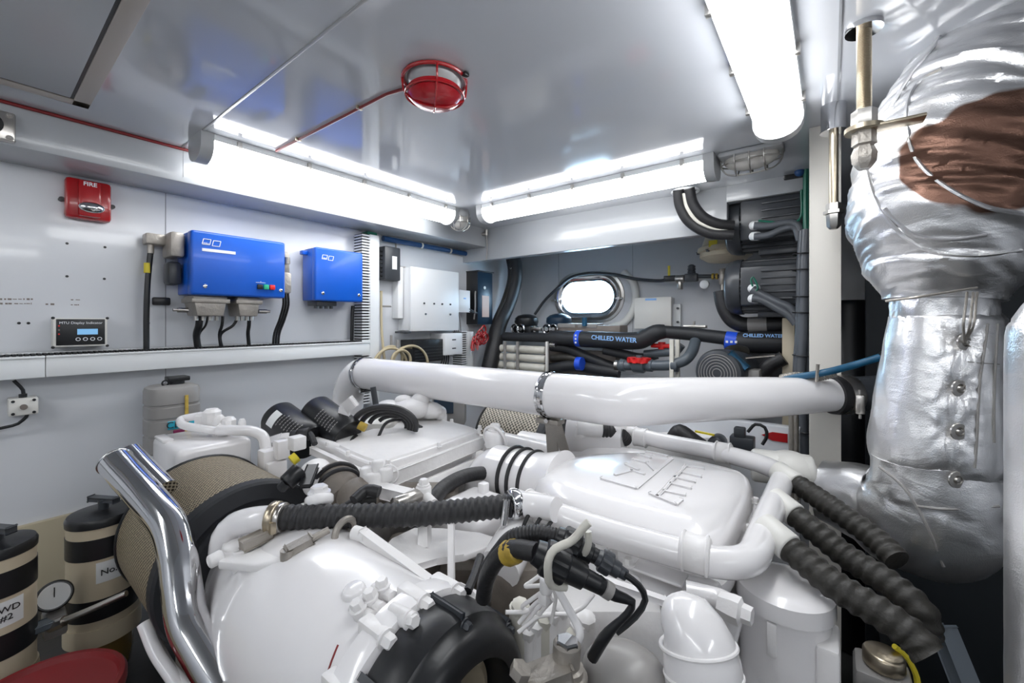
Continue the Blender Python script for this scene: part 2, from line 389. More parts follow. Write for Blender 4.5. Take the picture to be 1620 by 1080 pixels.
# porthole
w = bpy.data.objects.new('window_1', None); COL.objects.link(w); w.location = PC; w['kind'] = 'structure'; ORG[w.name] = PC.copy()
b = B(); b.rings([oval(PW+.012, PH+.012, HY-.03), oval(PW+.034, PH+.034, HY-.034), oval(PW+.040, PH+.040, HY-.02), oval(PW+.04, PH+.04, HY+.002), oval(PW-.004, PH-.004, HY+.002), oval(PW-.004, PH-.004, HY-.02)], cap=False, closed=True)
part(w, 'window_frame', b, 'chrome')
b = B(); b.rings([oval(PW+.055, PH+.055, HY-.012), oval(PW+.075, PH+.075, HY-.010), oval(PW+.078, PH+.078, HY+.001), oval(PW+.04, PH+.04, HY+.001)], cap=False, closed=True)
part(w, 'outer_ring', b, 'steel')
b = B(); b.rings([oval(PW-.004, PH-.004, HY+.004), oval(PW-.004, PH-.004, HY+.012)]); part(w, 'pane', b, 'pane')
b = B()
for sx in (-1, 1):
    c = PC+V((sx*(PW+.05), -.045, -.02)); b.cyl(c+V((0, .03, 0)), c-V((0, .02, 0)), .012, n=14); b.cyl(c-V((.03, 0, 0)), c+V((.03, 0, 0)), .008, n=10)
part(w, 'dog_bolt', b, 'steel')
b = B(); c = PC+V((.33, -.02, -.02)); b.tube([c+V((-.02, 0, .20)), c+V((.06, 0, .10)), c+V((.07, 0, -.04)), c+V((0, 0, -.17)), c+V((-.14, 0, -.23))], .028, n=12); part(w, 'reveal_ring', b, 'offwhite', 'cream padded ring')
# ceiling hatch
t = thing('ceiling_hatch', 'grey ceiling hatch with a black gap and a beige frame', 'hatch', (-1.45, -.2, CZ))
b = B(); hx, hy = -1.80, .188
b.box((hx-.055, -1.5, CZ-.006), (hx-.012, hy+.045, CZ), .001); b.box((hx-.055, hy+.008, CZ-.006), (-.6, hy+.045, CZ), .001); part(t, 'frame', b, 'beige_trim')
b = B(); b.box((hx-.012, -1.5, CZ-.003), (-.6, hy+.008, CZ), 0); part(t, 'gap', b, 'black')
b = B(); b.box((hx, -1.5, CZ-.007), (-.6, hy, CZ-.002), .001); part(t, 'panel', b, 'hatch')
# ---------------------------------------------------------------- ceiling lights
def tube_light(name, label, p0, p1):      # centreline end points on the ceiling
    p0, p1 = V(p0), V(p1); a = (p1-p0).normalized(); sd = V((a.y, -a.x, 0)); L = (p1-p0).length
    t = thing(name, label, 'ceiling light', (p0+p1)/2, 'long tube light fixtures on the ceiling')
    def sec(pts, q0, q1): return [[p0+a*q+sd*u+V((0, 0, z)) for (u, z) in pts] for q in (q0, q1)]
    tray = [(-.068, 0), (-.068, -.022), (.068, -.022), (.068, 0)]
    b = B(); b.rings(sec(tray, .03, L-.03)); part(t, 'housing', b, 'duct')
    dif = [(.062*cos(pi*i/14), -.022-.065*sin(pi*i/14)**.8) for i in range(15)]
    b = B(); b.rings(sec(dif, .035, L-.035)); part(t, 'diffuser', b, 'lamp')
    capp = [(.072, 0)]+[(.070*cos(pi*i/12), -.020-.074*sin(pi*i/12)**.7) for i in range(13)]+[(-.072, 0)]
    for q0, q1 in ((0, .04), (L-.04, L)):
        b = B(); b.rings(sec(capp, q0, q1)); part(t, 'end_cap', b, 'hatch')
    for k in range(5):
        for sg in (-1, 1):
            q = .12+(L-.24)*k/4; b = B(); c = p0+a*q+sd*(.069*sg); b.box(c-V((.008, .008, .03)), c+V((.008, .008, -.004)), .002); part(t, 'clip', b, 'steel')
    return t
tube_light('tube_light', 'long lit tube light against the left soffit', (-1.825, .50, CZ), (-1.825, 1.79, CZ))
tube_light('tube_light', 'long lit tube light in front of the back beam', (-1.64, 1.87, CZ), (-.37, 1.87, CZ))
tube_light('tube_light', 'long lit tube light overhead, the one nearest the silver exhaust', (-.135, .30, CZ), (-.135, 1.60, CZ))
tube_light('tube_light', 'unseen tube light added across the near end of the room, behind the viewpoint', (-.7, -1.35, CZ), (.7, -1.35, CZ))  # added out of view to raise the ambient light and reflections
tube_light('tube_light', 'unseen tube light added over the right side behind the viewpoint', (1.35, -.85, CZ), (1.35, .45, CZ))  # extra unseen fixture, put in to fill the darker walls
tube_light('tube_light', 'unseen tube light added over the left side behind the viewpoint', (-1.35, -1.60, CZ), (-1.35, -.30, CZ))  # also an added fill lamp, outside the view
# ---------------------------------------------------------------- left wall equipment
def lwbox(px0, px1, pyt, pyb, xf, px_ref=None):   # a box on the left wall whose front face (plane xf) spans these pixels
    y0 = X(px0, 500, xf).y; y1 = X(px1, 500, xf).y; pr = px_ref or px0
    return y0, y1, X(pr, pyt, xf).z, X(pr, pyb, xf).z
# cable tray
t = thing('cable_duct', 'long white slotted cable duct running along the left wall', 'cable duct', (WX, 0, EYE-.2))
zt, zb = X(0, 565, -2.14).z, X(0, 601.7, -2.14).z; ye = X(585, 550, -2.14).y; yj = X(72, 560, -2.14).y
for (ya, yb) in ((-1.6, yj-.0008), (yj+.0008, ye)):
    b = B(); b.box((WX, ya, zb), (-2.14, yb, zt-.008), .002); b.box((-2.19, ya, zt-.009), (-2.135, yb, zt-.001), .002); part(t, 'cover', b, 'duct')
b = B(); y = -.3
while y < ye: b.box((WX+.001, y, zt-.008), (-2.143, y+.008, zt+.006), 0); y += .014
part(t, 'slots', b, 'black')
b = B(); b.box((WX, -1.6, zt+.004), (-2.200, ye, zt+.009), 0); b.box((WX, -1.6, zt-.01), (-2.22, ye, zt+.009), 0); part(t, 'rim', b, 'duct')
# vertical slotted duct
def slot_duct(label, xa, px0, px1, pyt, pyb, right=1):
    y0, y1 = X(px0, 400, xa).y, X(px1, 400, xa).y; zt_, zb_ = X(px0, pyt, xa).z, X(px0, pyb, xa).z
    t = thing('slotted_duct', label, 'cable duct', (WX, y0, zb_))
    ym = y0+(y1-y0)*.45
    b = B(); b.box((WX+.0, ym, zb_), (xa, y1, zt_), .002); part(t, 'cover', b, 'duct')
    b = B(); b.box((WX, y0+.006, zb_), (xa-.012, ym+.001, zt_), 0); part(t, 'channel', b, 'black')
    b = B(); z = zb_
    while z < zt_: b.box((xa-.012, y0, z), (xa-.002, ym+.001, z+.0085), .001); b.box((WX, y0, z), (xa-.004, y0+.004, z+.0085), 0); z += .0165
    o = part(t, 'fingers', b, 'duct'); return t
slot_duct('tall white slotted duct right of the blue boxes', -2.14, 573, 600, 368, 640)
slot_duct('short white slotted duct beside the red cables', -2.13, 731, 749, 525, 590)
# fire strobe
y0, y1, zt, zb = lwbox(103, 177, 284, 347, -2.185, 140)
t = thing('fire_strobe', 'red fire alarm strobe with a clear lens high on the left wall', 'fire alarm', (WX, (y0+y1)/2, zb))
b = B(); b.box((WX, y0, zb), (-2.185, y1, zt), .012); part(t, 'body', b, 'red')
yc = (y0+y1)/2; h = zt-zb
b = B(); b.box((-2.19, yc-.03, zb+h*.05), (-2.165, yc+.03, zb+h*.95), .008); part(t, 'bezel', b, 'red')
b = B(); b.sphere((-2.165, yc+.004, zb+h*.28), .034, (.55, 1.05, .62)); part(t, 'lens', b, 'chrome', 'clear faceted lens')
for s_ in (y0-.006, y1+.006): b = B(); b.cyl((WX, s_, zb+h*.45), (WX+.02, s_, zb+h*.45), .008, n=12); part(t, 'lug', b, 'black')
text(t, 'lettering', 'FIRE', (-2.1645, yc, zt-.022), LWX, LWY, .02, 'txt_white', bold=.0004)
# monitor
y0, y1, zt, zb = lwbox(84, 170, 503, 548, -2.17, 127)
t = thing('display_panel', 'small black-faced indicator panel with a blue display on the left wall', 'control panel', (WX, (y0+y1)/2, zb)); yc = (y0+y1)/2; hw = (y1-y0)/2; h = zt-zb
b = B(); b.box((WX, y0, zb), (-2.17, y1, zt), .003); part(t, 'housing', b, 'offwhite')
b = B(); b.box((-2.171, y0+.007, zb+.006), (-2.168, y1-.007, zt-.004), .001); part(t, 'face', b, 'black')
b = B(); b.box((-2.169, yc-hw*.15, zb+h*.42), (-2.1665, yc+hw*.62, zb+h*.62), 0); part(t, 'display', b, 'lcd')
text(t, 'lettering', 'MTU Display Indicator', (-2.167, yc, zt-h*.17), LWX, LWY, .012, 'txt_white'); 
for k in range(4):
    b = B(); b.torus((-2.167, yc-hw*.12+k*hw*.27, zb+h*.26), (1, 0, 0), .0055, .0012, 16, 6); part(t, 'button', b, 'txt_white')
for k in range(3):
    b = B(); b.cyl((-2.169, yc-hw*.8, zb+h*(.45+.14*k)), (-2.166, yc-hw*.8, zb+h*(.45+.14*k)), .0025, n=8); part(t, 'indicator', b, 'valvered' if k != 1 else 'brownbox')
for sy in (y0, y1):
    for sz in (zb, zt): b = B(); b.sphere((-2.172, sy, sz), .005); part(t, 'corner_screw', b, 'black')
# isolator box
y0, y1, zt, zb = lwbox(13, 61, 630, 657, -2.16, 37)
t = thing('isolator_box', 'small pale junction box under the cable duct at the left', 'junction box', (WX, (y0+y1)/2, zb)); yc = (y0+y1)/2
b = B(); b.box((WX, y0, zb), (-2.16, y1, zt), .005); part(t, 'box', b, 'offwhite')
b = B(); b.cyl((-2.16, yc, (zt+zb)/2), (-2.15, yc, (zt+zb)/2), .009, n=14); part(t, 'knob', b, 'brownbox')
for sy in (y0+.01, y1-.01):
    for sz in (zb+.008, zt-.008): b = B(); b.cyl((-2.161, sy, sz), (-2.157, sy, sz), .0045, n=10); part(t, 'screw', b, 'black')
b = B(); b.tube([(-2.19, yc, zt), (-2.19, yc, zt+.025), (-2.19, yc-.02, zt+.06)], .005); b.cyl((-2.19, yc, zt), (-2.19, yc, zt+.012), .010, n=12); part(t, 'cable', b, 'black')
b = B(); b.tube([(-2.19, yc+.01, zb), (-2.19, yc, zb-.02), (-2.20, yc-.05, zb-.04), (-2.20, yc-.3, zb-.05)], .005); part(t, 'cable', b, 'black')
# flush socket on the soffit
q = X(0, 200, SX); t = thing('bulkhead_socket', 'steel-rimmed dark socket at the left end of the soffit', 'socket', (SX, q.y, q.z-.05)); y1 = X(25, 200, SX+.02).y
b = B(); b.box((SX, y1-.10, q.z-.045), (SX+.02, y1, q.z+.045), .006); part(t, 'plate', b, 'steel')
b = B(); b.cyl((SX+.018, y1-.055, q.z), (SX+.024, y1-.055, q.z), .032); part(t, 'port', b, 'black')
for sz in (-.034, .034): b = B(); b.hexb((SX+.02, y1-.012, q.z+sz), (1, 0, 0), .006, .006); part(t, 'bolt', b, 'steel')
# small holes and marks where old fittings sat
def logo(par, p, xd, yd, w):       # two outlined squares with tiny lettering
    xd, yd = V(xd), V(yd); nn = xd.cross(yd)
    b = B()
    for k in (0, 1):
        o = V(p)+xd*(w*.56*k)-yd*(w*.04*k); pts = [o+yd*0, o+xd*w*.42, o+xd*w*.50+yd*w*.36, o+xd*w*.08+yd*w*.36]
        for i in range(4): b.bar(pts[i], pts[(i+1) % 4], w*.035, w*.035, 0, up=nn)
    part(par, 'logo', b, 'txt_white'); text(par, 'lettering', 'mtu', V(p)+xd*w*.22+yd*w*.09, xd, yd, w*.2, 'txt_white')
# blue box, large
xf = -2.03
y0, y1 = X(303, 400, xf).y, X(451, 400, xf).y; zt, zb = X(303, 364, xf).z, X(303, 464, xf).z
t = thing('control_box', 'large blue engine control box with green and red buttons', 'control box', (WX, (y0+y1)/2, zb), 'blue engine control boxes')
b = B(); b.box((WX+.02, y0, zb), (xf-.05, y1, zt), .004); part(t, 'back_shell', b, 'bluebox')
b = B(); b.box((xf-.052, y0-.002, zb-.004), (xf, y1+.002, zt+.004), .010, seg=3); part(t, 'lid', b, 'bluebox')
for k in (.15, .85): b = B(); b.box((WX, y0+(y1-y0)*k-.02, zt), (xf-.06, y0+(y1-y0)*k+.02, zt+.008), .002); part(t, 'hinge', b, 'navy')
logo(t, (xf+.001, y0+.035, zt-.05), LWX, LWY, .062)
b = B(); b.box((xf, y0+.035, zt-.078), (xf+.0015, y0+.155, zt-.066), 0); part(t, 'name_strip', b, 'label')
for yy in (y0+.045, y1-.02): b = B(); b.cyl((xf-.002, yy, zb+.032), (xf+.004, yy, zb+.032), .008, n=16, bev=.001); part(t, 'lock', b, 'chrome')
for k, (mm, nm) in enumerate((('black', 'switch'), ('green', 'green_button'), ('valvered', 'red_button'))):
    yy = y1-.110+k*.026; b = B(); b.box((xf-.001, yy-.011, zb+.032), (xf+.010, yy+.011, zb+.054), .003); part(t, nm, b, mm)
b = B(); b.box((xf, y1-.125, zb+.061), (xf+.001, y1-.085, zb+.0625), 0); b.box((xf, y1-.106, zb+.063), (xf+.001, y1-.104, zb+.068), 0); part(t, 'marking', b, 'txt_white')
# connectors under it
for (ya, wd) in ((y0+.015, .125), (y0+.175, .095)):
    b = B(); zz = zb-.004
    b.prism([(-2.20, ya, zz), (-2.20, ya+wd, zz), (-2.20, ya+wd*.88, zz-.085), (-2.20, ya+wd*.12, zz-.085)], (.13, 0, 0), .006)
    b.box((-2.20, ya-.006, zz-.03), (-2.06, ya+wd+.006, zz-.012), .003)
    o = part(t, 'connector', b, 'castalu')
    for k in range(4):
        yk = ya+wd*(.2+.2*k); b = B(); b.cyl((-2.12, yk, zz-.08), (-2.12, yk, zz-.104), .0085, n=10); part(o, 'gland', b, 'steel')
for (yk, sg) in ((y0+.012, -1), (y0+.28, 1)):
    b = B(); b.cyl((-2.12, yk, zb-.065), (-2.12, yk+sg*.035, zb-.065), .010, n=12); b.cyl((-2.12, yk+sg*.03, zb-.065), (-2.12, yk+sg*.05, zb-.065), .006, n=12); part(t, 'side_gland', b, 'steel')
for (ya, k0, rr) in ((y0+.055, 0, .013), (y0+.14, .0, .006), (y0+.20, -.055, .006), (y0+.245, .01, .008), (y0+.085, -.02, .004)):
    b = B(); ztray = EYE-.13
    b.tube([(-2.13, ya, zb-.09), (-2.14, ya+k0*.3, zb-.13), (-2.17, ya+k0, (zb+ztray)/2-.05), (-2.18, ya+k0+.01, ztray)], rr, n=10); part(t, 'cable', b, 'black')
# connectors on its left and right sides
b = B(); b.box((-2.20, y0-.055, zt-.105), (-2.08, y0-.008, zt-.005), .01); b.box((-2.215, y0-.115, zt-.055), (-2.15, y0-.04, zt-.012), .006); b.cyl((-2.18, y0-.095, zt-.055), (-2.18, y0-.095, zt-.09), .011, n=14); part(t, 'side_connector', b, 'castalu')
b = B(); b.box((-2.20, y0-.052, zt-.215), (-2.12, y0-.008, zt-.12), .012); part(t, 'lower_connector', b, 'charcoal')
b = B(); b.tube([(-2.18, y0-.095, zt-.08), (-2.18, y0-.104, zt-.2), (-2.18, y0-.108, zt-.33), (-2.18, y0-.108, EYE-.125)], .010, n=12); part(t, 'cable', b, 'black')
b = B(); b.cyl((-2.18, y0-.105, zt-.13), (-2.18, y0-.105, zt-.17), .0115, n=12); part(t, 'cable_tag', b, 'yellow')
b = B(); b.box((-2.215, y0-.085, zb-.045), (-2.20, y0-.025, zb-.012), .006); part(t, 'cable_clip', b, 'black')
b = B(); b.box((-2.20, y1+.006, zt-.14), (-2.07, y1+.042, zt-.02), .01); b.box((-2.20, y1+.004, zt-.23), (-2.06, y1+.046, zt-.13), .01); b.cyl((-2.055, y1+.022, zt-.06), (-2.055, y1+.022, zt-.09), .012, n=12); part(t, 'right_connector', b, 'castalu')
for k in range(3):
    b = B(); yy = y1+.02+.012*k; b.tube([(-2.10, yy, zt-.22), (-2.12, yy+.012, zb-.03), (-2.15, yy+.008, zb-.10), (-2.17, yy-.008, zb-.17), (-2.18, yy-.01, EYE-.125)], .0055, n=8); part(t, 'cable', b, 'black')
# blue box, small
xf = -2.07
y0, y1 = X(500, 400, xf).y, X(574, 400, xf).y; zt, zb = X(500, 391, xf).z, X(500, 474, xf).z
t = thing('control_box', 'smaller plain blue engine box beside the slotted duct', 'control box', (WX, (y0+y1)/2, zb), 'blue engine control boxes')
b = B(); b.box((WX+.02, y0, zb), (xf-.03, y1, zt), .004); part(t, 'back_shell', b, 'bluebox')
b = B(); b.box((xf-.04, y0-.002, zb-.004), (xf, y1+.002, zt+.004), .009, seg=3); part(t, 'lid', b, 'bluebox')
for k in (.15, .85): b = B(); b.box((WX, y0+(y1-y0)*k-.018, zt), (xf-.05, y0+(y1-y0)*k+.018, zt+.009), .002); part(t, 'hinge', b, 'navy')
logo(t, (xf+.001, y0+.03, zt-.055), LWX, LWY, .06)
for yy in (y0+.035, y1-.025): b = B(); b.cyl((xf-.002, yy, zb+.035), (xf+.004, yy, zb+.035), .0085, n=16, bev=.001); part(t, 'lock', b, 'chrome')
b = B(); b.box((WX+.05, y0+.0-.03, zt-.03), (WX+.08, y0, zt-.01), .003); part(t, 'bracket', b, 'bluebox')
b = B(); b.box((-2.20, y0+.02, zb-.028), (-2.10, y0+.13, zb-.004), .004)
for k in range(4): b.cyl((-2.13, y0+.03+.028*k, zb-.02), (-2.13, y0+.03+.028*k, zb-.042), .009, n=10)
part(t, 'gland_strip', b, 'charcoal')
b = B(); b.tube([(-2.20, y1+.02, zb-.02), (-2.2, y1+.015, zb-.1), (-2.2, y1+.012, EYE-.125)], .010, n=10); part(t, 'cable', b, 'black')
# dark junction box
xf = -2.15
y0, y1, zt, zb = lwbox(609, 634, 390, 443, xf, 620)
t = thing('junction_box', 'small black box with a white sticker above the hose coil', 'junction box', (WX, (y0+y1)/2, zb)); h = zt-zb
b = B(); b.box((WX, y0, zb), (xf, y1, zt), .008); part(t, 'box', b, 'charcoal')
b = B(); b.box((xf, y0+(y1-y0)*.45, zb+h*.33), (xf+.0015, y0+(y1-y0)*.75, zb+h*.72), 0); part(t, 'sticker', b, 'label')
for k in range(7): b = B(); b.cyl((xf-.03, y0-.012, zb+h*(.12+.12*k)), (xf-.03, y0+.002, zb+h*(.12+.12*k)), .007, n=8); part(t, 'gland', b, 'black')
# white cabinet
xf = -2.10
y0, y1, zt, zb = lwbox(650, 726, 421, 524, xf, 650)
t = thing('electric_cabinet', 'large plain white electrical cabinet on the left wall', 'cabinet', (WX, (y0+y1)/2, zb)); h = zt-zb; w_ = y1-y0
b = B(); b.box((WX, y0+.004, zb+.004), (xf-.02, y1-.004, zt-.004), .002); part(t, 'body', b, 'white')
o = None
b = B(); b.box((xf-.02, y0, zb), (xf, y1, zt), .004); o = part(t, 'door', b, 'white')
for k, fx in enumerate((.25, .45, .62, .8)): b = B(); b.cyl((xf, y0+w_*fx, zb+h*.44), (xf+.006, y0+w_*fx, zb+h*.44), .006, n=10); part(o, 'switch', b, 'charcoal')
for fx in (.28, .8): b = B(); b.cyl((xf, y0+w_*fx, zb+h*.27), (xf+.005, y0+w_*fx, zb+h*.27), .007, n=10); part(o, 'lock', b, 'greypvc')
b = B(); b.box((WX, y0-.045, zb+h*.2), (WX+.06, y0-.004, zt), .003); part(t, 'side_channel', b, 'white')
b = B(); b.box((WX+.02, y0-.04, zb-.012), (xf+.004, y0+.0, zb), .003); part(t, 'foot', b, 'charcoal')
# thin conduit above cabinet
b = B(); b.tube([(WX+.02, y0-.03, EYE+.53), (WX+.02, y0-.03, zt+.03), (WX+.03, y0-.01, zt+.005), (WX+.05, y0+.02, zt)], .006, n=10); solo('conduit', 'thin grey conduit dropping onto the white cabinet', 'conduit', b, 'greycan')
# blue pipe under the soffit
p0, p1 = X(606, 377, WX+.03), X(740, 402, WX+.03)
t = thing('water_pipe', 'dark blue pipe tucked under the soffit near the corner', 'pipe', (p0+p1)/2)
b = B(); b.cyl(p0, V((p0.x, BY+.3, p0.z)), .017, n=16); part(t, 'pipe', b, 'bluepipe')
for k in (.4, .75): b = B(); q = p0.lerp(p1, k); b.cyl(q-V((0, .006, 0)), q+V((0, .006, 0)), .021, n=16); b.bar(q, q+V((0, 0, .05)), .01, .004); part(t, 'clamp', b, 'offwhite')
b = B(); b.box((WX, X(592, 400, -2.14).y-.03, EYE+.42), (-2.16, X(600, 400, -2.14).y-.0, EYE+.53), .004); 
solo('cable_bundle', 'dark green wires leaving the top of the tall duct', 'cable', b, 'green_wire')
# lower screen, small boxes
xf = -2.10
y0, y1, zt, zb = lwbox(654, 702, 537, 572, xf, 678)
t = thing('equipment_case', 'dark recessed equipment case under the white cabinet', 'equipment case', (WX, (y0+y1)/2, zb))
b = B(); b.box((WX, y0, zb), (xf, y1, zt), .004); part(t, 'case', b, 'black')
for k in range(5): b = B(); b.box((xf, y0+.01, zb+.014+.02*k), (xf+.003, y1-.01, zb+.018+.02*k), 0); part(t, 'fin', b, 'charcoal')
xf = -2.08
y0, y1, zt, zb = lwbox(704, 732, 527, 561, xf, 718); yc = (y0+y1)/2
t = thing('small_box', 'small white box with two dark marks beside the short duct', 'junction box', (WX, yc, zb)); h = zt-zb
b = B(); b.box((WX, y0, zb), (xf, y1, zt), .005); part(t, 'box', b, 'white')
for f_ in (.3, .7): b = B(); b.box((xf, yc-.018, zb+h*f_-.004), (xf+.0012, yc+.018, zb+h*f_+.004), 0); part(t, 'marking', b, 'charcoal')
for k in range(4): b = B(); b.tube([(xf-.05, y0+.02+.02*k, zb), (xf-.06, y0+.03+.02*k, zb-.04), (xf-.07, y0+.0+.03*k, zb-.10)], .004, n=8); part(t, 'cable', b, 'black')
y0, y1, zt, zb = lwbox(726, 744, 459, 494, -2.12, 735); yc = (y0+y1)/2
t = thing('small_box', 'small white box between the cabinet and the dark charger', 'junction box', (WX, yc, zb)); h = zt-zb
b = B(); b.box((WX, y0-.05, zb), (-2.12, y1, zt), .004); part(t, 'box', b, 'white')
b = B(); b.box((-2.12, yc-.01, zb+h*.6), (-2.1185, yc+.012, zb+h*.66), 0); part(t, 'marking', b, 'txt_blue')
for k in range(4): b = B(); b.tube([(-2.15, y0-.03+.02*k, zb), (-2.15, y0-.02+.02*k, zb-.05), (-2.16, y0+.0+.02*k, zb-.14)], .005, n=8); part(t, 'cable', b, 'greycan')
# black / navy charger
xf = -2.11
y0, y1, zt, zb = lwbox(756, 779, 429, 513, xf, 757)
t = thing('charger_unit', 'tall black and navy unit with an orange label by the curved hull', 'charger', (WX, (y0+y1)/2, zb)); h = zt-zb; w_ = y1-y0
b = B(); b.box((WX, y0, zb), (xf-.004, y1, zt), .003); part(t, 'case', b, 'black')
b = B(); b.box((xf-.004, y0, zb), (xf, y1, zt-.004), .001); o = part(t, 'front', b, 'navy')
b = B(); b.box((WX, y0-.004, zt), (xf+.01, y1+.01, zt+.008), .001); part(t, 'cap', b, 'black')
b = B(); b.cyl((xf, y0+w_*.45, zb+h*.7), (xf+.004, y0+w_*.45, zb+h*.7), .012, n=14); part(t, 'button', b, 'label')
b = B(); b.box((xf, y0+w_*.28, zb+h*.14), (xf+.002, y0+w_*.75, zb+h*.55), 0); part(t, 'sticker', b, 'copper_label')
b = B(); b.tube([(xf-.02, y0-.005, zb+h*.62), (xf+.0, y0-.03, zb+h*.55), (xf-.0, y0-.03, zb+h*.3), (xf-.03, y0-.01, zb+h*.1)], .006, n=8); part(t, 'cable', b, 'greycan')
b = B()
for k in range(2): b.tube([(-2.15, X(728, 450, -2.15).y, EYE+.15-.02*k), (-2.13, y0-.1, EYE+.10-.02*k), (-2.12, y0-.0, EYE+.06)], .008, n=8)
solo('cable_loop', 'black cables from the cabinet to the dark charger', 'cable', b, 'black')
# red cables
b = B(); c = X(762, 525, -2.05)
for k in range(9):
    q = c+V((random.uniform(-.02, .02), random.uniform(-.05, .03), random.uniform(-.05, .02)))
    b.tube([q, q+V((.01, .03, .03)), q+V((.0, .06, -.01)), q+V((-.01, .02, -.05)), q+V((0, -.04, -.03)), q+V((0, -.06, -.09))], .0055, n=8)
solo('cable_bundle', 'tangled red cables below the dark charger', 'cable', b, 'red')
# hose coil
c = X(634, 575, -2.10)
t = thing('hose_coil', 'coil of pale yellow hose hung on a wall hook', 'hose', c-V((0, 0, .1)))
for k, (dy, rr, zz) in enumerate(((-.05, .085, 0), (.06, .11, -.03), (-.07, .12, -.04), (.07, .14, -.05), (-.01, .07, -.01))):
    b = B(); P = []
    for i in range(19):
        a = pi*i/18*1.25-.35; P.append(c+V((.012*k-.03, dy+rr*cos(a), zz+.03+rr*.9*sin(a))))
    b.tube(P, .0085, n=8); part(t, 'loop', b, 'hose_beige')
b = B(); q0 = X(603, 460, -2.17); b.tube([q0, q0+V((0, .0, -.1)), q0+V((.02, -.01, -.25)), c+V((-.02, -.1, 0))], .008, n=8); part(t, 'tail', b, 'hose_beige')
b = B(); q0 = X(601, 484, -2.2); b.cyl(q0, q0+V((.03, .06, .0)), .006); q1 = X(619, 530, -2.15); b.cyl(q1, q1-V((0, 0, .06)), .008); q1 = X(629, 545, -2.12); b.cyl(q1+V((0, 0, .03)), q1-V((0, 0, .04)), .010); part(t, 'hook', b, 'greycan')
# caged corner light, sensor
c = Z(728, 333, .672); t = thing('bulkhead_light', 'round caged bulkhead light in the far corner between the tube lights', 'bulkhead light', c)
b = B(); b.lathe(c, (0, 0, -1), [(0, .05), (.03, .06), (.045, .055)], 24); part(t, 'base', b, 'hatch')
b = B(); b.lathe(c+V((0, 0, -.045)), (0, 0, -1), [(0, .05), (.03, .052), (.055, .042), (.068, .02), (.07, .002)], 24); part(t, 'globe', b, 'glass_frost')
b = B()
for k in range(4):
    d = V((cos(pi*k/4), sin(pi*k/4), 0)); b.tube([c+d*.06+V((0, 0, -.04)), c+d*.060+V((0, 0, -.08)), c+d*.04+V((0, 0, -.113)), c+V((0, 0, -.122)), c-d*.04+V((0, 0, -.113)), c-d*.060+V((0, 0, -.08)), c-d*.06+V((0, 0, -.04))], .0025, n=6)
b.torus(c+V((0, 0, -.08)), (0, 0, 1), .060, .0025, 24, 6); part(t, 'cage', b, 'steel')
c = Z(1188, 238, .672); t = thing('bulkhead_light', 'oblong caged bulkhead light near the beige post', 'bulkhead light', c)
b = B(); b.box(c+V((-.11, -.055, -.022)), c+V((.11, .055, 0)), .01); part(t, 'base', b, 'hatch')
b = B(); b.sphere(c+V((0, 0, -.03)), .04, (2.4, 1.15, 1.15)); part(t, 'globe', b, 'glass_frost')
b = B()
for k in range(3): d = V(((k-1)*.05, 0, 0)); b.tube([c+d+V((0, -.056, -.02)), c+d+V((0, -.05, -.06)), c+d+V((0, 0, -.088)), c+d+V((0, .05, -.06)), c+d+V((0, .056, -.02))], .003, n=6)
b.tube([c+V((-.108, 0, -.02)), c+V((-.10, 0, -.06)), c+V((-.06, 0, -.086)), c+V((.06, 0, -.086)), c+V((.10, 0, -.06)), c+V((.108, 0, -.02))], .003, n=6)
P = [c+V((.104*cos(2*pi*i/24), .054*sin(2*pi*i/24), -.045)) for i in range(25)]; b.tube(P, .003, n=6); part(t, 'cage', b, 'steel')
c = Y(771, 368, BY-.01); t = thing('ceiling_sensor', 'small sensor on a thin cable in front of the beam', 'sensor', c)
b = B(); b.cyl(c+V((0, -.01, .02)), c+V((0, -.01, -.02)), .012, n=12); b.cyl(c+V((0, -.01, -.012)), c+V((-.035, -.03, -.012)), .011, .013, n=12); part(t, 'head', b, 'steel')
q = Y(769, 411, BY-.01); b = B(); b.tube([c+V((0, -.01, -.01)), c.lerp(q, .5)+V((.004, 0, 0)), q], .005, n=8); part(t, 'cable', b, 'greycan')
# red heat detector
c = Z(688, 125, .672); t = thing('heat_detector', 'red caged alarm beacon on the glossy ceiling', 'alarm beacon', c)
b = B(); b.torus(c+V((0, 0, -.006)), (0, 0, 1), .086, .005, 40, 8); part(t, 'base_ring', b, 'red')
b = B(); b.lathe(c, (0, 0, -1), [(0, .075), (.02, .07), (.032, .06)], 32); part(t, 'base', b, 'hatch')
b = B(); b.lathe(c+V((0, 0, -.030)), (0, 0, -1), [(0, .064), (.004, .074), (.020, .074), (.034, .060), (.042, .03), (.044, .002)], 40); part(t, 'lens', b, 'redglass')
b = B(); b.torus(c+V((0, 0, -.048)), (0, 0, 1), .080, .003, 40, 6)
for k in range(4): a = pi/2*k+.9; d = V((cos(a), sin(a), 0)); b.tube([c+d*.088+V((0, 0, -.004)), c+d*.086+V((0, 0, -.03)), c+d*.078+V((0, 0, -.05)), c+d*.04+V((0, 0, -.072)), c+V((0, 0, -.076))], .003, n=6)
part(t, 'cage', b, 'red')
b = B()
for k in (0, 2): a = pi/2*k+.3; d = V((cos(a), sin(a), 0)); b.box(c+d*.094+V((-.008, -.008, -.012)), c+d*.094+V((.008, .008, -.002)), .002)
part(t, 'lug', b, 'black')
b = B(); q = Z(437, 238, .668); pz = CZ-.006
b.pipe([(c.x-.07, c.y-.02, pz), (c.x-.16, q.y+.012, pz), (q.x, q.y, pz)], .0045, n=8); part(t, 'conduit', b, 'bucket')
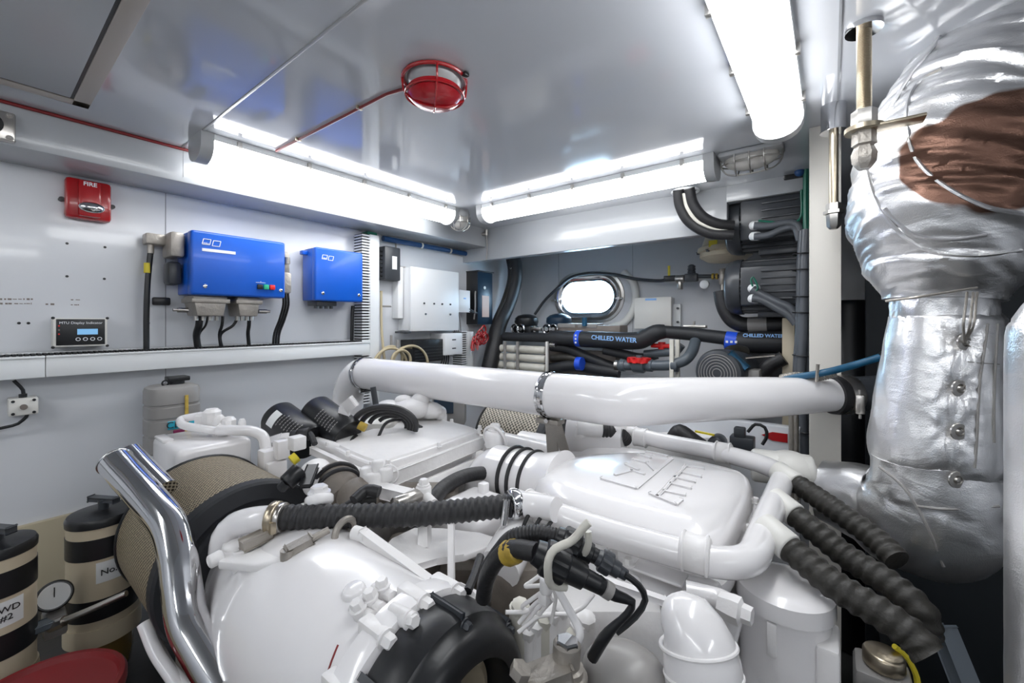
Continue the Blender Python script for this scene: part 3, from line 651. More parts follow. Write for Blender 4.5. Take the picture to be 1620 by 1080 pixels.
for k in (.2, .75): b = B(); b.box(V((c.x-.16, q.y+.012, pz)).lerp(V((q.x, q.y, pz)), k)-V((.004, .010, .004)), V((c.x-.16, q.y+.012, pz)).lerp(V((q.x, q.y, pz)), k)+V((.004, .01, .006)), .001); part(t, 'clip', b, 'brass')
b = B(); b.tube([(SX+.006, -1.6, CZ-.006), (SX+.006, X(308, 240, SX+.006).y+.05, CZ-.006)], .0055, n=8); solo('sprinkler_pipe', 'thin dark red pipe in the seam between soffit and ceiling', 'pipe', b, 'bucket')
# ================================================================ EQUIPMENT AT THE HULL WALL
def yb(px, py, y): return Y(px, py, y)
# curved black duct following the hull
b = B()
P = [yb(809, 396, 2.72), yb(815, 425, 2.75), yb(813, 450, 2.75), yb(803, 482, 2.68), yb(789, 515, 2.56), yb(779, 560, 2.46), yb(770, 600, 2.40)]
t = thing('hull_duct', 'thick curved black duct running down the hull beside the charger', 'duct', P[-1])
b.tube(P, .062, n=20); part(t, 'duct', b, 'rubber')
for k in (1, 3): b = B(); b.cyl(P[k]+V((0, -.062, 0)), P[k]+V((0, -.05, 0)), .009, n=10); part(t, 'bolt', b, 'steel')
b = B(); b.tube([P[0]+V((.03, -.05, 0)), P[2]+V((.0, -.055, 0)), P[4]+V((.0, -.055, 0)), P[6]+V((0, -.05, 0))], .012, n=8); part(t, 'hose', b, 'oldrubber')
# cable arching over the porthole
b = B(); b.tube([yb(846, 497, 2.97), yb(862, 475, 2.99), yb(885, 453, 3.0), yb(905, 438, 3.0), yb(935, 432, 3.0), yb(970, 434, 3.0), yb(1005, 441, 2.98), yb(1040, 444, 2.93), yb(1058, 442, 2.9)], .012, n=10)
solo('cable', 'thick grey cable arching over the oval porthole', 'cable', b, 'charcoal')
# actuators
for px, lab, m in ((833, 'black valve actuator with a chrome ring at the left of the pipes', 'black'), (884, 'black valve actuator under the left of the porthole', 'navy')):
    c = yb(px, 513, 2.75); t = thing('valve_actuator', lab, 'actuator', c, 'black valve actuators')
    b = B(); b.lathe(c+V((0, 0, -.01)), (0, 0, 1), [(0, .088), (.03, .098), (.06, .094), (.08, .07), (.092, .03), (.093, .003)], 28); part(t, 'cover', b, m)
    b = B(); b.box(c+V((-.085, -.07, -.09)), c+V((.085, .06, -.01)), .014); part(t, 'body', b, 'black')
    for dx in (-.045, .012):
        b = B(); q = c+V((dx, -.095, -.035)); b.torus(q, (0, -1, 0), .034, .008, 22, 8); b.cyl(q+V((0, .02, 0)), q+V((0, -.008, 0)), .015, n=14); part(t, 'ring', b, 'chrome')
    b = B(); b.box(c+V((.08, -.05, -.05)), c+V((.17, -.02, -.02)), .006); b.cyl(c+V((.10, -.035, -.06)), c+V((.10, -.035, -.01)), .012, n=12); part(t, 'fitting', b, 'steel')
    b = B(); q = c+V((-.055, -.06, 0)); b.cyl(q, q-V((0, 0, .09)), .006, n=8); part(t, 'tie', b, 'cyan')
# brown manifold behind the pipe
c = yb(935, 522, 2.72); t = thing('manifold_block', 'grimy brown manifold block behind the insulated pipe', 'manifold', c)
b = B(); b.box(c+V((-.27, -.05, -.05)), c+V((.24, .09, .035)), .008); part(t, 'block', b, 'brownbox')
for x_ in (-.15, .02): b = B(); b.box(c+V((x_-.1, -.055, .015)), c+V((x_+.05, .06, .048)), .006); part(t, 'cover', b, 'greycan')
b = B(); b.cyl(c+V((-.02, -.06, .03)), c+V((-.02, -.06, .09)), .018, n=16); part(t, 'cap', b, 'sky_blue')
# chilled water pipe
t = thing('chilled_water_pipe', 'black insulated pipe lettered CHILLED WATER crossing in front of the hull', 'pipe', yb(940, 560, 2.55))
yy = 2.55
b = B(); b.tube([yb(776, 531, yy), yb(820, 533, yy), yb(880, 534, yy)], .034, n=18); part(t, 'thin_section', b, 'foam')
b = B(); b.tube([yb(872, 534, yy), yb(940, 537, yy), yb(1003, 539, yy), yb(1022, 534, yy), yb(1038, 526, yy), yb(1052, 524, yy+.02)], [.052, .055, .055, .055, .050, .042], n=20); part(t, 'insulation', b, 'foam')
b = B(); b.tube([yb(1045, 524, yy+.02), yb(1100, 529, yy+.02), yb(1150, 535, yy)], .038, n=18); part(t, 'insulation', b, 'foam')
b = B(); b.tube([yb(1148, 536, yy), yb(1170, 541, yy), yb(1200, 541, yy), yb(1256, 541, yy)], [.04, .055, .058, .058], n=20); part(t, 'insulation', b, 'foam')
q = yb(970, 536, yy-.058); q2 = yb(1004, 538.5, yy-.058); text(t, 'lettering', 'CHILLED WATER', q, (q2-q), (0, 0, 1), .040, 'txt_blue', bold=.0008)
q = yb(1207, 531, yy-.062); text(t, 'lettering', 'CHILLED WATER', q, (1, 0, 0), (0, 0, 1), .024, 'txt_blue', bold=.0008)
for px, py, r_ in ((917, 535.5, .0565), (1160, 540, .053)):
    a = yb(px, py, yy); d_ = V((.018, 0, 0)) if px < 1000 else V((.035, 0, -.004)); b = B(); b.cyl(a-d_, a+d_, r_, n=24); o = part(t, 'arrow_band', b, 'arrow_blue')
    for k in (-1, 0, 1):
        b = B(); q = a+V((0 if px < 1000 else k*.022, -r_-.001, (k*.024-.0) if px < 1000 else 0)); b.box(q-V((.006, .0, .006)), q+V((.006, .002, .006)), 0, ); part(o, 'arrow', b, 'txt_white')
# white pipe bundle
c = yb(825, 560, 2.50)
for k in range(4):
    z_ = yb(825, 552+k*13.5, 2.5).z; b = B()
    for (xa, xb_) in ((782, 797), (802, 817), (822, 864)):
        p0 = yb(xa, 550, 2.5); p1 = yb(xb_, 550, 2.5); b.cyl((p0.x, 2.5, z_), (p1.x, 2.5, z_), .0275, n=18, bev=.008)
    p0 = yb(786, 550, 2.5); p1 = yb(862, 550, 2.5); b.cyl((p0.x, 2.5, z_), (p1.x, 2.5, z_), .021, n=14)
    lab = ['topmost of the stacked white pipes below the insulated pipe', 'second from the top of the stacked white pipes', 'third from the top of the stacked white pipes', 'lowest of the stacked white pipes, just above the big white pipe'][k]
    solo('white_pipe', lab, 'pipe', b, 'dirty_white', 'stacked white pipes')
t = thing('pipe_rack', 'grey metal straps holding the stacked white pipes', 'bracket', yb(825, 590, 2.47))
for px in (799.5, 819.5, 866):
    p = yb(px, 550, 2.47); za = yb(px, 540, 2.47).z; zb_ = yb(px, 592, 2.47).z
    b = B(); b.box((p.x-.008, 2.455, zb_), (p.x+.008, 2.475, za), .002); part(t, 'strap', b, 'greycan' if px < 850 else 'offwhite')
for k in range(3):
    p = yb(870, 545+k*4, 2.46); b = B(); b.cyl(p, p+V((.045, 0, 0)), .014, n=14); b.cyl(p+V((.01, 0, 0)), p+V((.018, 0, 0)), .019, n=14); part(t, 'hose_end', b, 'steel') if k == 0 else None
# black insulated hoses behind
for (P, r_, lab) in (
    ([(872, 548), (900, 552), (930, 565), (960, 577), (982, 583)], .034, 'black hose sloping down to the grey valve pipe'),
    ([(870, 583), (905, 578), (940, 583), (980, 590)], .040, 'lower black hose behind the big white pipe'),
    ([(955, 553), (985, 560), (1015, 566), (1040, 560)], .030, 'short black hose under the lettered pipe'),
    ([(872, 566), (900, 566), (925, 572)], .028, 'grey-brown hose between the two black hoses')):
    b = B(); b.tube([yb(p[0], p[1], 2.56+.02*i) for i, p in enumerate(P)], r_, n=16); solo('insulated_hose', lab, 'hose', b, 'oldrubber' if 'brown' in lab else 'foam')
b = B(); q = yb(917, 575, 2.52); b.cyl(q-V((.02, 0, 0)), q+V((.02, 0, 0)), .045, n=22); solo('arrow_band', 'blue arrow tape around the lower black hose', 'tape', b, 'arrow_blue')
b = B(); q = yb(918, 558, 2.66); b.box(q+V((-.30, -.02, -.16)), q+V((.28, .06, .02)), .01); solo('pump_housing', 'dark brown pump housing behind the black hoses', 'pump', b, 'brownbox')
# grey pvc with red valves
t = thing('grey_valve_pipe', 'grey plastic pipe with a large red valve handle', 'pipe', yb(1030, 590, 2.42)); yv = 2.42
b = B(); b.pipe([yb(975, 578, yv), yb(1060, 578, yv), yb(1085, 570, yv), yb(1096, 555, yv+.05), yb(1100, 540, yv+.12)], .030, n=18); part(t, 'pipe', b, 'greypvc')
for px in (985, 1028, 1068): b = B(); q = yb(px, 578, yv); b.cyl(q-V((.018, 0, 0)), q+V((.018, 0, 0)), .037, n=20, bev=.004); part(t, 'collar', b, 'greypvc')
b = B(); q = yb(1011, 578, yv); b.cyl(q-V((.035, 0, 0)), q+V((.035, 0, 0)), .044, n=20, bev=.006); b.cyl(q, q+V((0, 0, .06)), .018, n=14); part(t, 'valve_body', b, 'greypvc')
b = B(); q = yb(1011, 570, yv-.01)
P = [];
for i in range(48):
    a = 2*pi*i/48; r_ = .068+.004*cos(9*a); P.append(q+V((r_*cos(a), r_*.8*sin(a), -.013)))
b.prism(P, (0, 0, .03), .006); part(t, 'handle', b, 'valvered', 'red lobed handle')
b = B(); q = yb(979, 578, yv); b.cyl(q-V((.02, 0, 0)), q+V((0, 0, 0)), .034, n=18); part(t, 'hose_clamp', b, 'steel')
t = thing('grey_valve_pipe', 'smaller grey pipe with a red valve handle further back', 'pipe', yb(1050, 560, 2.60)); yv = 2.6
b = B(); b.pipe([yb(1020, 560, yv), yb(1070, 556, yv), yb(1078, 545, yv)], .026, n=16); b.cyl(yb(1045, 558, yv), yb(1045, 546, yv), .016, n=12); part(t, 'pipe', b, 'greypvc')
b = B(); q = yb(1047, 547, yv); b.box(q+V((-.065, -.02, -.012)), q+V((.065, .02, .014)), .008); b.cyl(q+V((0, 0, -.02)), q+V((0, 0, .024)), .022, n=14); part(t, 'handle', b, 'valvered')
for px, y_ in ((1063, 2.40), (1072, 2.46)):
    p = yb(px, 560, y_); b = B(); b.box((p.x-.011, y_-.011, 0), (p.x+.011, y_+.011, yb(px, 537, y_).z), .002); solo('strut_channel', 'pale steel strut, the %s one by the red valves' % ('left' if px == 1063 else 'right'), 'strut', b, 'dirty_white')
# junction box on the hull
c0_, c1_ = yb(1003, 520, 2.96), yb(1062, 469, 2.96)
t = thing('hull_box', 'pale junction box right of the porthole', 'junction box', (c0_+c1_)/2)
b = B(); b.box((c0_.x, 2.96, c0_.z), (c1_.x, 2.985, c1_.z), .006); part(t, 'lid', b, 'offwhite')
b = B(); b.box((c0_.x+.008, 2.98, c0_.z+.006), (c1_.x-.004, HY, c1_.z-.006), .004); b.box((c1_.x-.01, 3.02, c0_.z+.02), (c1_.x+.045, HY, c1_.z-.05), .003); part(t, 'box', b, 'duct')
b = B(); b.box(((c0_.x+c1_.x)/2-.05, 2.958, c1_.z-.022), ((c0_.x+c1_.x)/2+.03, 2.961, c1_.z-.008), 0); part(t, 'sticker', b, 'txt_blue')
b = B()
for sz in (c0_.z+.05, c1_.z-.08): b.cyl((c1_.x+.028, 3.005, sz), (c1_.x+.028, 3.02, sz), .008, n=10)
part(t, 'bolt', b, 'charcoal')
# regulator line
t = thing('air_regulator', 'small air line with yellow lever, regulator and round gauge', 'air regulator', yb(1100, 450, 2.86)); yr = 2.86
b = B(); b.tube([yb(1052, 441, yr), yb(1066, 441, yr)], .012, n=10); b.box(yb(1056, 443, yr)+V((-.02, -.02, -.01)), yb(1067, 438, yr)+V((.01, .01, .01)), .004); part(t, 'ball_valve', b, 'black')
b = B(); q = yb(1059, 438, yr); b.box(q+V((-.008, -.012, 0)), q+V((.008, -.004, .075)), .003); part(t, 'lever', b, 'yellow')
b = B(); q = yb(1076, 441, yr); b.cyl(q+V((-.03, 0, 0)), q+V((.03, 0, 0)), .026, n=14, bev=.006); b.cyl(q, q-V((0, 0, .07)), .018, n=12, bev=.004); part(t, 'filter_bowl', b, 'steel')
b = B(); q = yb(1094, 438, yr); b.box(q+V((-.04, -.025, -.03)), q+V((.04, .025, .022)), .008); b.lathe(q+V((0, 0, .02)), (0, 0, 1), [(0, .022), (.01, .026), (.02, .022), (.03, .026), (.04, .022), (.05, .025), (.06, .012)], 16); part(t, 'regulator', b, 'charcoal')
b = B(); b.cyl(yb(1102, 437, yr), yb(1142, 437, yr), .013, n=12); part(t, 'pipe', b, 'charcoal')
for px in (1128, 1134): b = B(); q = yb(px, 437, yr); b.cyl(q-V((.006, 0, 0)), q+V((.006, 0, 0)), .019, n=14); part(t, 'fitting', b, 'gold')
b = B(); q = yb(1115, 450, yr); b.cyl(q+V((0, .01, 0)), q-V((0, .02, 0)), .028, n=24, bev=.004); part(t, 'gauge', b, 'white')
b = B(); q = yb(1143, 430, yr-.05); b.cyl(q+V((0, 0, .02)), q-V((0, 0, .075)), .020, n=14, bev=.004); b.cyl(q-V((0, 0, .07)), q-V((0, 0, .13)), .011, n=12); part(t, 'valve_stem', b, 'castalu')
# beige blower dome
c = yb(1148, 405, 2.72); t = thing('blower', 'dirty cream round blower behind the motors', 'blower', c)
b = B(); b.lathe(c+V((0, 0, .12)), (0, 0, -1), [(0, .11), (.06, .13), (.07, .15), (.095, .155), (.10, .14), (.125, .14), (.15, .10), (.16, .03)], 36); part(t, 'housing', b, 'cream')
for a in range(8): b = B(); q = c+V((.148*cos(a*pi/4+.3), .148*sin(a*pi/4+.3), .03)); b.hexb(q, (0, 0, -1), .010, .012); part(t, 'bolt', b, 'charcoal')
b = B(); q = yb(1128, 385, 2.58); b.box(q-V((.022, .002, .018)), q+V((.022, .002, .018)), 0); part(t, 'sticker', b, 'yellow')
# black elbow hose
b = B(); b.tube([yb(1141, 460, 2.58), yb(1144, 478, 2.58), yb(1150, 494, 2.58), yb(1162, 508, 2.58), yb(1184, 514, 2.58), yb(1250, 512, 2.58)], .042, n=20)
solo('elbow_hose', 'black rubber elbow hose curving under the lower motor', 'hose', b, 'rubber')
b = B(); b.cyl(yb(1184, 514, 2.58), yb(1214, 513, 2.58), .0435, n=20); solo('hose_sleeve', 'grey sleeve on the black elbow hose', 'sleeve', b, 'greycan')
# motors
def motor(c, r_, L, lab, ports, base=0):
    t = thing('electric_motor', lab, 'motor', c-V((0, 0, r_)), 'grey finned electric motors')
    n = 96; prof = []
    for q in (-L/2+.03, L/2):
        prof.append([c+V((q, (r_*(1 if j % 4 < 2 else .88))*cos(2*pi*j/n), (r_*(1 if j % 4 < 2 else .88))*sin(2*pi*j/n))) for j in range(n)])
    b = B(); b.rings(prof); part(t, 'finned_body', b, 'charcoal', sharp=20)
    b = B(); b.lathe(c+V((-L/2+.035, 0, 0)), (-1, 0, 0), [(0, r_*1.04), (.03, r_*1.04), (.06, r_*.98), (.075, r_*.85), (.08, r_*.3), (.08, .002)], 40); part(t, 'end_shield', b, 'charcoal')
    b = B(); b.box(c+V((-L/2+.045, -r_-.035, -r_*.72)), c+V((L/2-.02, -r_*.6, r_*.62)), .008); bx = part(t, 'terminal_box', b, 'charcoal')
    for k in range(5): b = B(); z_ = c.z-r_*.55+k*r_*.24; b.box((c.x-L*.12, c.y-r_-.042, z_), (c.x+L/2-.03, c.y-r_-.034, z_+.010), .002); part(bx, 'rib', b, 'charcoal')
    b = B(); b.box(c+V((-L*.2, -.05, -r_-.02)), c+V((L*.4, .06, -r_+.01)), .004); part(t, 'foot', b, 'charcoal')
    for (px, py) in ports:
        q = Y(px, py, c.y-r_-.036); b = B(); b.cyl(q, q+V((.03, -.028, -.006)), .021, n=18, bev=.003); part(bx, 'cable_gland', b, 'duct')
    return t
mc = yb(1228, 352, 2.50)
motor(V((mc.x, 2.50, mc.z)), .145, .36, 'upper grey electric motor in the notch of the beam', [(1190, 357), (1190, 374)])
mc2 = yb(1226, 452, 2.50)
motor(V((mc2.x, 2.50, mc2.z)), .140, .35, 'lower grey electric motor above the black elbow hose', [(1188, 456), (1188, 472)])
yc_ = 2.27
for (P, r_, lab) in (([(1193, 357), (1215, 357), (1245, 352), (1262, 356), (1268, 375)], .018, 'upper grey cable leaving the upper motor'), ([(1193, 374), (1215, 372), (1240, 362), (1258, 360), (1266, 380)], .016, 'lower grey cable leaving the upper motor'),
                     ([(1190, 457), (1205, 466), (1230, 478), (1250, 487), (1262, 504)], .018, 'upper grey cable leaving the lower motor'), ([(1190, 472), (1205, 474), (1228, 486), (1248, 498), (1260, 512)], .018, 'lower grey cable leaving the lower motor')):
    b = B(); b.tube([yb(p[0], p[1], yc_) for p in P], r_, n=12); solo('motor_cable', lab, 'cable', b, 'graycable', 'grey motor cables')
t = thing('cable_bundle', 'tall bundle of grey cables strapped beside the beige post', 'cable', yb(1266, 720, 2.2))
for i, (dx, dy) in enumerate(((0, 0), (.026, .01), (.012, -.025))):
    b = B(); b.tube([yb(1271, 365, 2.22)+V((dx, dy, 0)), yb(1268, 430, 2.22)+V((dx, dy, 0)), yb(1266, 520, 2.22)+V((dx, dy, 0)), yb(1262, 600, 2.22)+V((dx, dy, 0)), yb(1268, 720, 2.22)+V((dx, dy, 0))], .019, n=12); part(t, 'cable', b, 'graycable')
for py in (403, 428, 470, 495, 562, 680):
    b = B(); q = yb(1267, py, 2.22)+V((.013, -.01, 0)); b.torus(q, (.05, 0, 1), .042, .003, 20, 6); part(t, 'cable_tie', b, 'black')
b = B(); b.tube([yb(1276, 250, 2.26), yb(1275, 330, 2.26), yb(1277, 420, 2.26)], .012, n=8); b.tube([yb(1268, 300, 2.26), yb(1266, 345, 2.26), yb(1240, 352, 2.26), yb(1200, 349, 2.26)], .005, n=8); solo('green_cable', 'dark green cables running down to the motors', 'cable', b, 'green_wire')
b = B(); b.tube([yb(1191, 453, 2.25), yb(1188, 444, 2.25), yb(1191, 438, 2.25), yb(1196, 446, 2.25), yb(1199, 455, 2.25), yb(1196, 460, 2.25)], .004, n=8); solo('green_wire', 'small green earth wire on the lower motor', 'wire', b, 'green_wire')
q = yb(1256, 275, 2.29); b = B(); b.box(q+V((-.04, -.0, -.02)), q+V((.05, .06, .02)), .006); solo('notch_shade', 'black box standing in for the shade in the small notch above the motors', 'plate', b, 'black')  # black filler box imitating the dark inside the notch
b = B(); q = yb(1265, 272, 2.26); b.sphere(q, .02); solo('blue_cap', 'small blue cap beside the post top', 'cap', b, 'bluepipe')
# duct hoses through the beam
t = thing('duct_hose', 'pair of black hoses dropping from the ceiling to the upper motor', 'hose', yb(1085, 330, 2.12))
for k, (P, r_, m) in enumerate((([(1073, 300), (1076, 325), (1090, 350), (1120, 368), (1160, 372)], .026, 'rubber'), ([(1090, 298), (1096, 322), (1112, 343), (1135, 354), (1160, 357)], .026, 'rubber'), ([(1083, 305), (1088, 328), (1104, 350), (1132, 362), (1158, 365)], .012, 'dirty_white'), ([(1086, 306), (1091, 326), (1106, 347), (1132, 358), (1158, 362)], .006, 'bucket'))):
    b = B(); b.tube([yb(p[0], p[1], 2.16+.03*i) for i, p in enumerate(P)], r_, n=14); part(t, 'hose', b, m)
q = Z(1084, 303, .660); b = B(); b.torus(q, (0, 0, 1), .062, .007, 28, 8); part(t, 'collar', b, 'white')
# fan-cooled pump
c = yb(1137, 590, 2.20); ax = V((-.25, -.97, 0)).normalized(); t = thing('pump_motor', 'round black pump motor with a slotted fan cover behind the white pipe', 'motor', c-V((0, 0, .1)))
b = B(); b.lathe(c, ax, [(-.22, .10), (-.03, .115), (0, .115), (.012, .108), (.018, .09), (.018, .002)], 40); part(t, 'fan_cover', b, 'charcoal')
for r_ in (.022, .036, .05, .064, .078, .09): b = B(); b.torus(c+ax*.018, ax, r_, .0022, 36, 6); part(t, 'grille_ring', b, 'greycan')
b = B(); q = yb(1175, 575, 2.20); b.bar(q+V((-.05, 0, .05)), q+V((.02, -.0, -.02)), .05, .02, .004); part(t, 'terminal_cover', b, 'sky_blue')
b = B(); q = yb(1182, 595, 2.22); b.box(q+V((-.04, 0, -.06)), q+V((.05, .1, .03)), .006); b.cyl(q+V((-.0, -.01, -.03)), q+V((0, .02, -.03)), .014, n=12); part(t, 'bracket', b, 'greycan')
b = B(); b.tube([yb(1150, 564, 2.3), yb(1160, 556, 2.35), yb(1178, 558, 2.4)], .035, n=16); part(t, 'volute', b, 'oldrubber')
b = B(); q0, q1 = yb(1180, 566, 2.28), yb(1226, 562, 2.28); b.bar(q0, q1, .015, .006); part(t, 'frame_rail', b, 'castalu'); b = B(); b.tube([yb(1190, 610, 2.4), yb(1215, 580, 2.4), yb(1240, 566, 2.4)], .035, n=14); part(t, 'hose', b, 'rubber')
b = B(); p = yb(1249, 560, 2.42); b.box((p.x-.03, 2.42, 0), (p.x+.02, 2.45, yb(1249, 503, 2.42).z), .002); solo('strut_channel', 'pale yellow upright behind the grey cable bundle', 'strut', b, 'cream')
b = B(); b.box(yb(1195, 512, 2.62)+V((0, 0, -.01)), yb(1250, 505, 2.75), .004); solo('shelf_bracket', 'pale shelf bracket below the lower motor', 'bracket', b, 'dirty_white')
b = B(); b.box(yb(1185, 610, 2.55), yb(1262, 552, 2.7), .01); solo('battery_case', 'black case in the dark space behind the pump', 'case', b, 'black')
b = B(); q = yb(1098, 516, 2.7); b.box(q+V((-.06, -.02, -.012)), q+V((.07, .03, .006)), .003); b.cyl(q, q+V((0, 0, .03)), .006, n=8); solo('small_fitting', 'small metal fitting with a red base above the chilled pipe', 'fitting', b, 'steel')
# below the white pipe, at the back
t = thing('fuel_valve', 'black valve with a yellow lever below the big white pipe', 'valve', yb(1130, 715, 1.9)); yv = 1.9
b = B(); q = yb(1135, 700, yv); b.cyl(q-V((0, .04, 0)), q+V((0, .04, 0)), .032, n=20, bev=.006); part(t, 'body', b, 'charcoal')
b = B(); b.bar(yb(1100, 682, yv-.04), yb(1130, 688, yv-.04), .012, .006, .001); part(t, 'lever', b, 'yellow')
b = B(); b.tube([yb(1060, 692, yv), yb(1075, 685, yv), yb(1095, 696, yv), yb(1115, 703, yv)], [.02, .04, .035, .02], n=16); solo('black_hose', 'short thick black hose left of the yellow lever', 'hose', b, 'rubber')
t = thing('solenoid_valve', 'dark grey solenoid valve with a looped black cable', 'valve', yb(1180, 715, 1.88))
b = B(); q = yb(1175, 698, 1.88); b.box(q+V((-.045, -.02, -.03)), q+V((.04, .04, .02)), .006); b.box(q+V((-.03, -.02, .015)), q+V((.01, .02, .055)), .005); part(t, 'body', b, 'charcoal')
b = B(); b.tube([yb(1183, 683, 1.87), yb(1195, 671, 1.87), yb(1210, 676, 1.87), yb(1213, 690, 1.87), yb(1206, 703, 1.87)], .006, n=8); part(t, 'cable', b, 'black')
q = yb(1222, 690, 2.055); q2 = yb(1246, 690, 2.055); hz = .018
b = B(); b.prism([(q.x, 2.055, q.z-hz), (q2.x+.0, 2.055, q.z-hz), (q2.x, 2.055, q.z+hz), (q.x, 2.055, q.z+hz), (q.x-.04, 2.055, q.z)], (0, .004, 0)); solo('arrow_sign', 'red arrow sign pointing left on the low white panel', 'sign', b, 'red')
for k, px in enumerate((1252, 1259)): b = B(); b.cyl(yb(px, 655, 2.0), yb(px+1, 790, 2.0), .010, n=10); solo('riser_pipe', 'thin steel riser below the white pipe, the %s of two' % ('left' if k == 0 else 'right'), 'pipe', b, 'castalu')
# threaded hanger rods
def rod(lab, px, pyt, pyb, s, r_):
    a, c = D(px, pyt, s), D(px, pyb, s); c = V((a.x, a.y, c.z)); t = thing('hanger_rod', lab, 'hanger rod', c); return t, a, c
t, a, c = rod('thick threaded rod in front, hung beside the silver jacket', 1367, -2, 200, .95, .009); a.z = CZ
b = B(); b.tube([a, c], .0135, n=14, corr=(.0035, .05)); part(t, 'rod', b, 'brass')
b = B(); b.cyl(a-V((0, 0, .012)), a, .035, n=20); part(t, 'top_plate', b, 'chrome')
b = B(); b.lathe(c+V((0, 0, .035)), (0, 0, -1), [(0, .024), (.03, .024), (.035, .021)], 6); part(t, 'nut', b, 'steel')
b = B(); b.cyl(c+V((0, 0, -.002)), c-V((0, 0, .012)), .036, n=24); b.box(c+V((0, -.025, -.014)), c+V((.10, .02, -.006)), .003); part(t, 'washer', b, 'brass')
b = B(); b.lathe(c-V((0, 0, .012)), (0, 0, -1), [(0, .022), (.03, .023), (.034, .018), (.05, .024), (.07, .022), (.085, .012)], 6); part(t, 'lock_nut', b, 'castalu')
t, a, c = rod('thinner hanger rod with a shiny spring mount on the beige post', 1319, 120, 360, 1.30, .008)
top = D(1319, 118, 1.3)
b = B(); b.box(top+V((-.055, -.03, -.022)), top+V((.055, .03, .010)), .004); b.box(top+V((-.03, -.02, .005)), top+V((.03, .02, CZ-top.z)), .003); part(t, 'clamp_plate', b, 'steel')
for sx in (-.042, .042): b = B(); q = top+V((sx, -.015, -.02)); b.hexb(q, (0, 0, -1), .011, .014); part(t, 'bolt', b, 'chrome')
b = B(); z0_, z1_ = D(1319, 158, 1.3).z, D(1319, 208, 1.3).z; b.lathe((top.x, top.y, z0_), (0, 0, -1), [(0, .030), (.004, .033), (z0_-z1_-.006, .033), (z0_-z1_, .036), (z0_-z1_+.002, .036)], 28); b.cyl((top.x, top.y, z0_+.03), (top.x, top.y, z0_), .022, n=20); part(t, 'spring_cup', b, 'chrome')
b = B(); b.cyl((top.x, top.y, z1_), (top.x, top.y, c.z), .012, n=14); part(t, 'rod', b, 'brass')
b = B(); zz = D(1319, 322, 1.3).z; b.lathe((top.x, top.y, zz), (0, 0, -1), [(0, .020), (.02, .020), (.022, .027), (.032, .027), (.034, .02), (.07, .018), (.08, .010)], 6); part(t, 'nut', b, 'steel')
# ================================================================ THE ENGINE
def chaikin(P, k=2):
    P = [V(p) for p in P]
    for _ in range(k):
        Q = []
        for i in range(len(P)):
            a, c = P[i], P[(i+1) % len(P)]; Q += [a.lerp(c, .25), a.lerp(c, .75)]
        P = Q
    return P
def cap_loft(b, foot, levels, k=2):       # foot: x, y outline; levels: (z, inset scale)
    P = chaikin([(x, y, 0) for x, y in foot], k); c = sum(P, V((0, 0, 0)))/len(P)
    b.rings([[V((c.x+(p.x-c.x)*sc, c.y+(p.y-c.y)*sc, z)) for p in P] for z, sc in levels]); return c
E = thing('marine_engine', 'large white-painted diesel engine filling the foreground', 'engine', (-.6, .8, .3))
b = B(); b.box((-1.25, .30, .35), (-.22, 1.50, EYE-.72), .02); b.box((-.95, .60, EYE-.8), (-.62, 1.5, EYE-.60), .03); part(E, 'engine_block', b, 'gap_shade', 'engine block coloured dark as the shade between the white parts')
b = B(); b.box((-1.35, .5, EYE-.9), (-1.02, 1.28, EYE-.52), .02); part(E, 'cylinder_head', b, 'paint_rough')
# intake cover with raised lettering
h0 = EYE-.435
foot = [(-.68, .95), (-.52, .83), (-.19, .835), (-.155, .87), (-.15, 1.30), (-.20, 1.345), (-.47, 1.36), (-.68, 1.13)]
b = B(); cap_loft(b, foot, [(h0-.085, 1.03), (h0-.07, 1.04), (h0-.055, 1.035), (h0-.05, .99), (h0-.02, .975), (h0+.005, .94), (h0+.022, .87), (h0+.032, .70), (h0+.034, .3)], 3)
ic = part(E, 'intake_cover', b, 'paint')
b = B(); cap_loft(b, [(x*1.0, y) for x, y in foot], [(h0-.55, .97), (h0-.35, 1.0), (h0-.10, 1.0), (h0-.085, 1.03)], 2); part(E, 'cooler_body', b, 'paint')
# lettering: letters read from the +X side, running away along +Y
lz = h0+.034
def raised(par, name, segs, wdt=.010):
    b = B()
    for (a, c) in segs: b.bar((a[0], a[1], lz), (c[0], c[1], lz), wdt, .008, .002)
    return part(par, name, b, 'paint')
def LP(px, py): q = Z(px, py, lz-EYE); return (q.x, q.y)
raised(ic, 'raised_logo', [(LP(951, 757), LP(1007, 773)), (LP(1007, 773), LP(1063, 726)), (LP(973, 752), LP(999, 745)), (LP(999, 745), LP(1020, 751)), (LP(990, 735), LP(1010, 744)), (LP(1001, 727), LP(1024, 733)), (LP(1024, 733), LP(1036, 745)), (LP(1010, 720), LP(1030, 725)), (LP(1022, 715), LP(1056, 722))], .007)
raised(ic, 'raised_lettering', [(LP(1028, 781), LP(1070, 798)), (LP(1070, 798), LP(1078, 791)), (LP(1049, 777), LP(1085, 784)), (LP(1060, 765), LP(1094, 773)), (LP(1066, 755), LP(1100, 763)), (LP(1080, 748), LP(1110, 755)), (LP(1085, 738), LP(1114, 742)), (LP(1049, 777), LP(1085, 737)), (LP(1049, 777), LP(1040, 786))], .006)
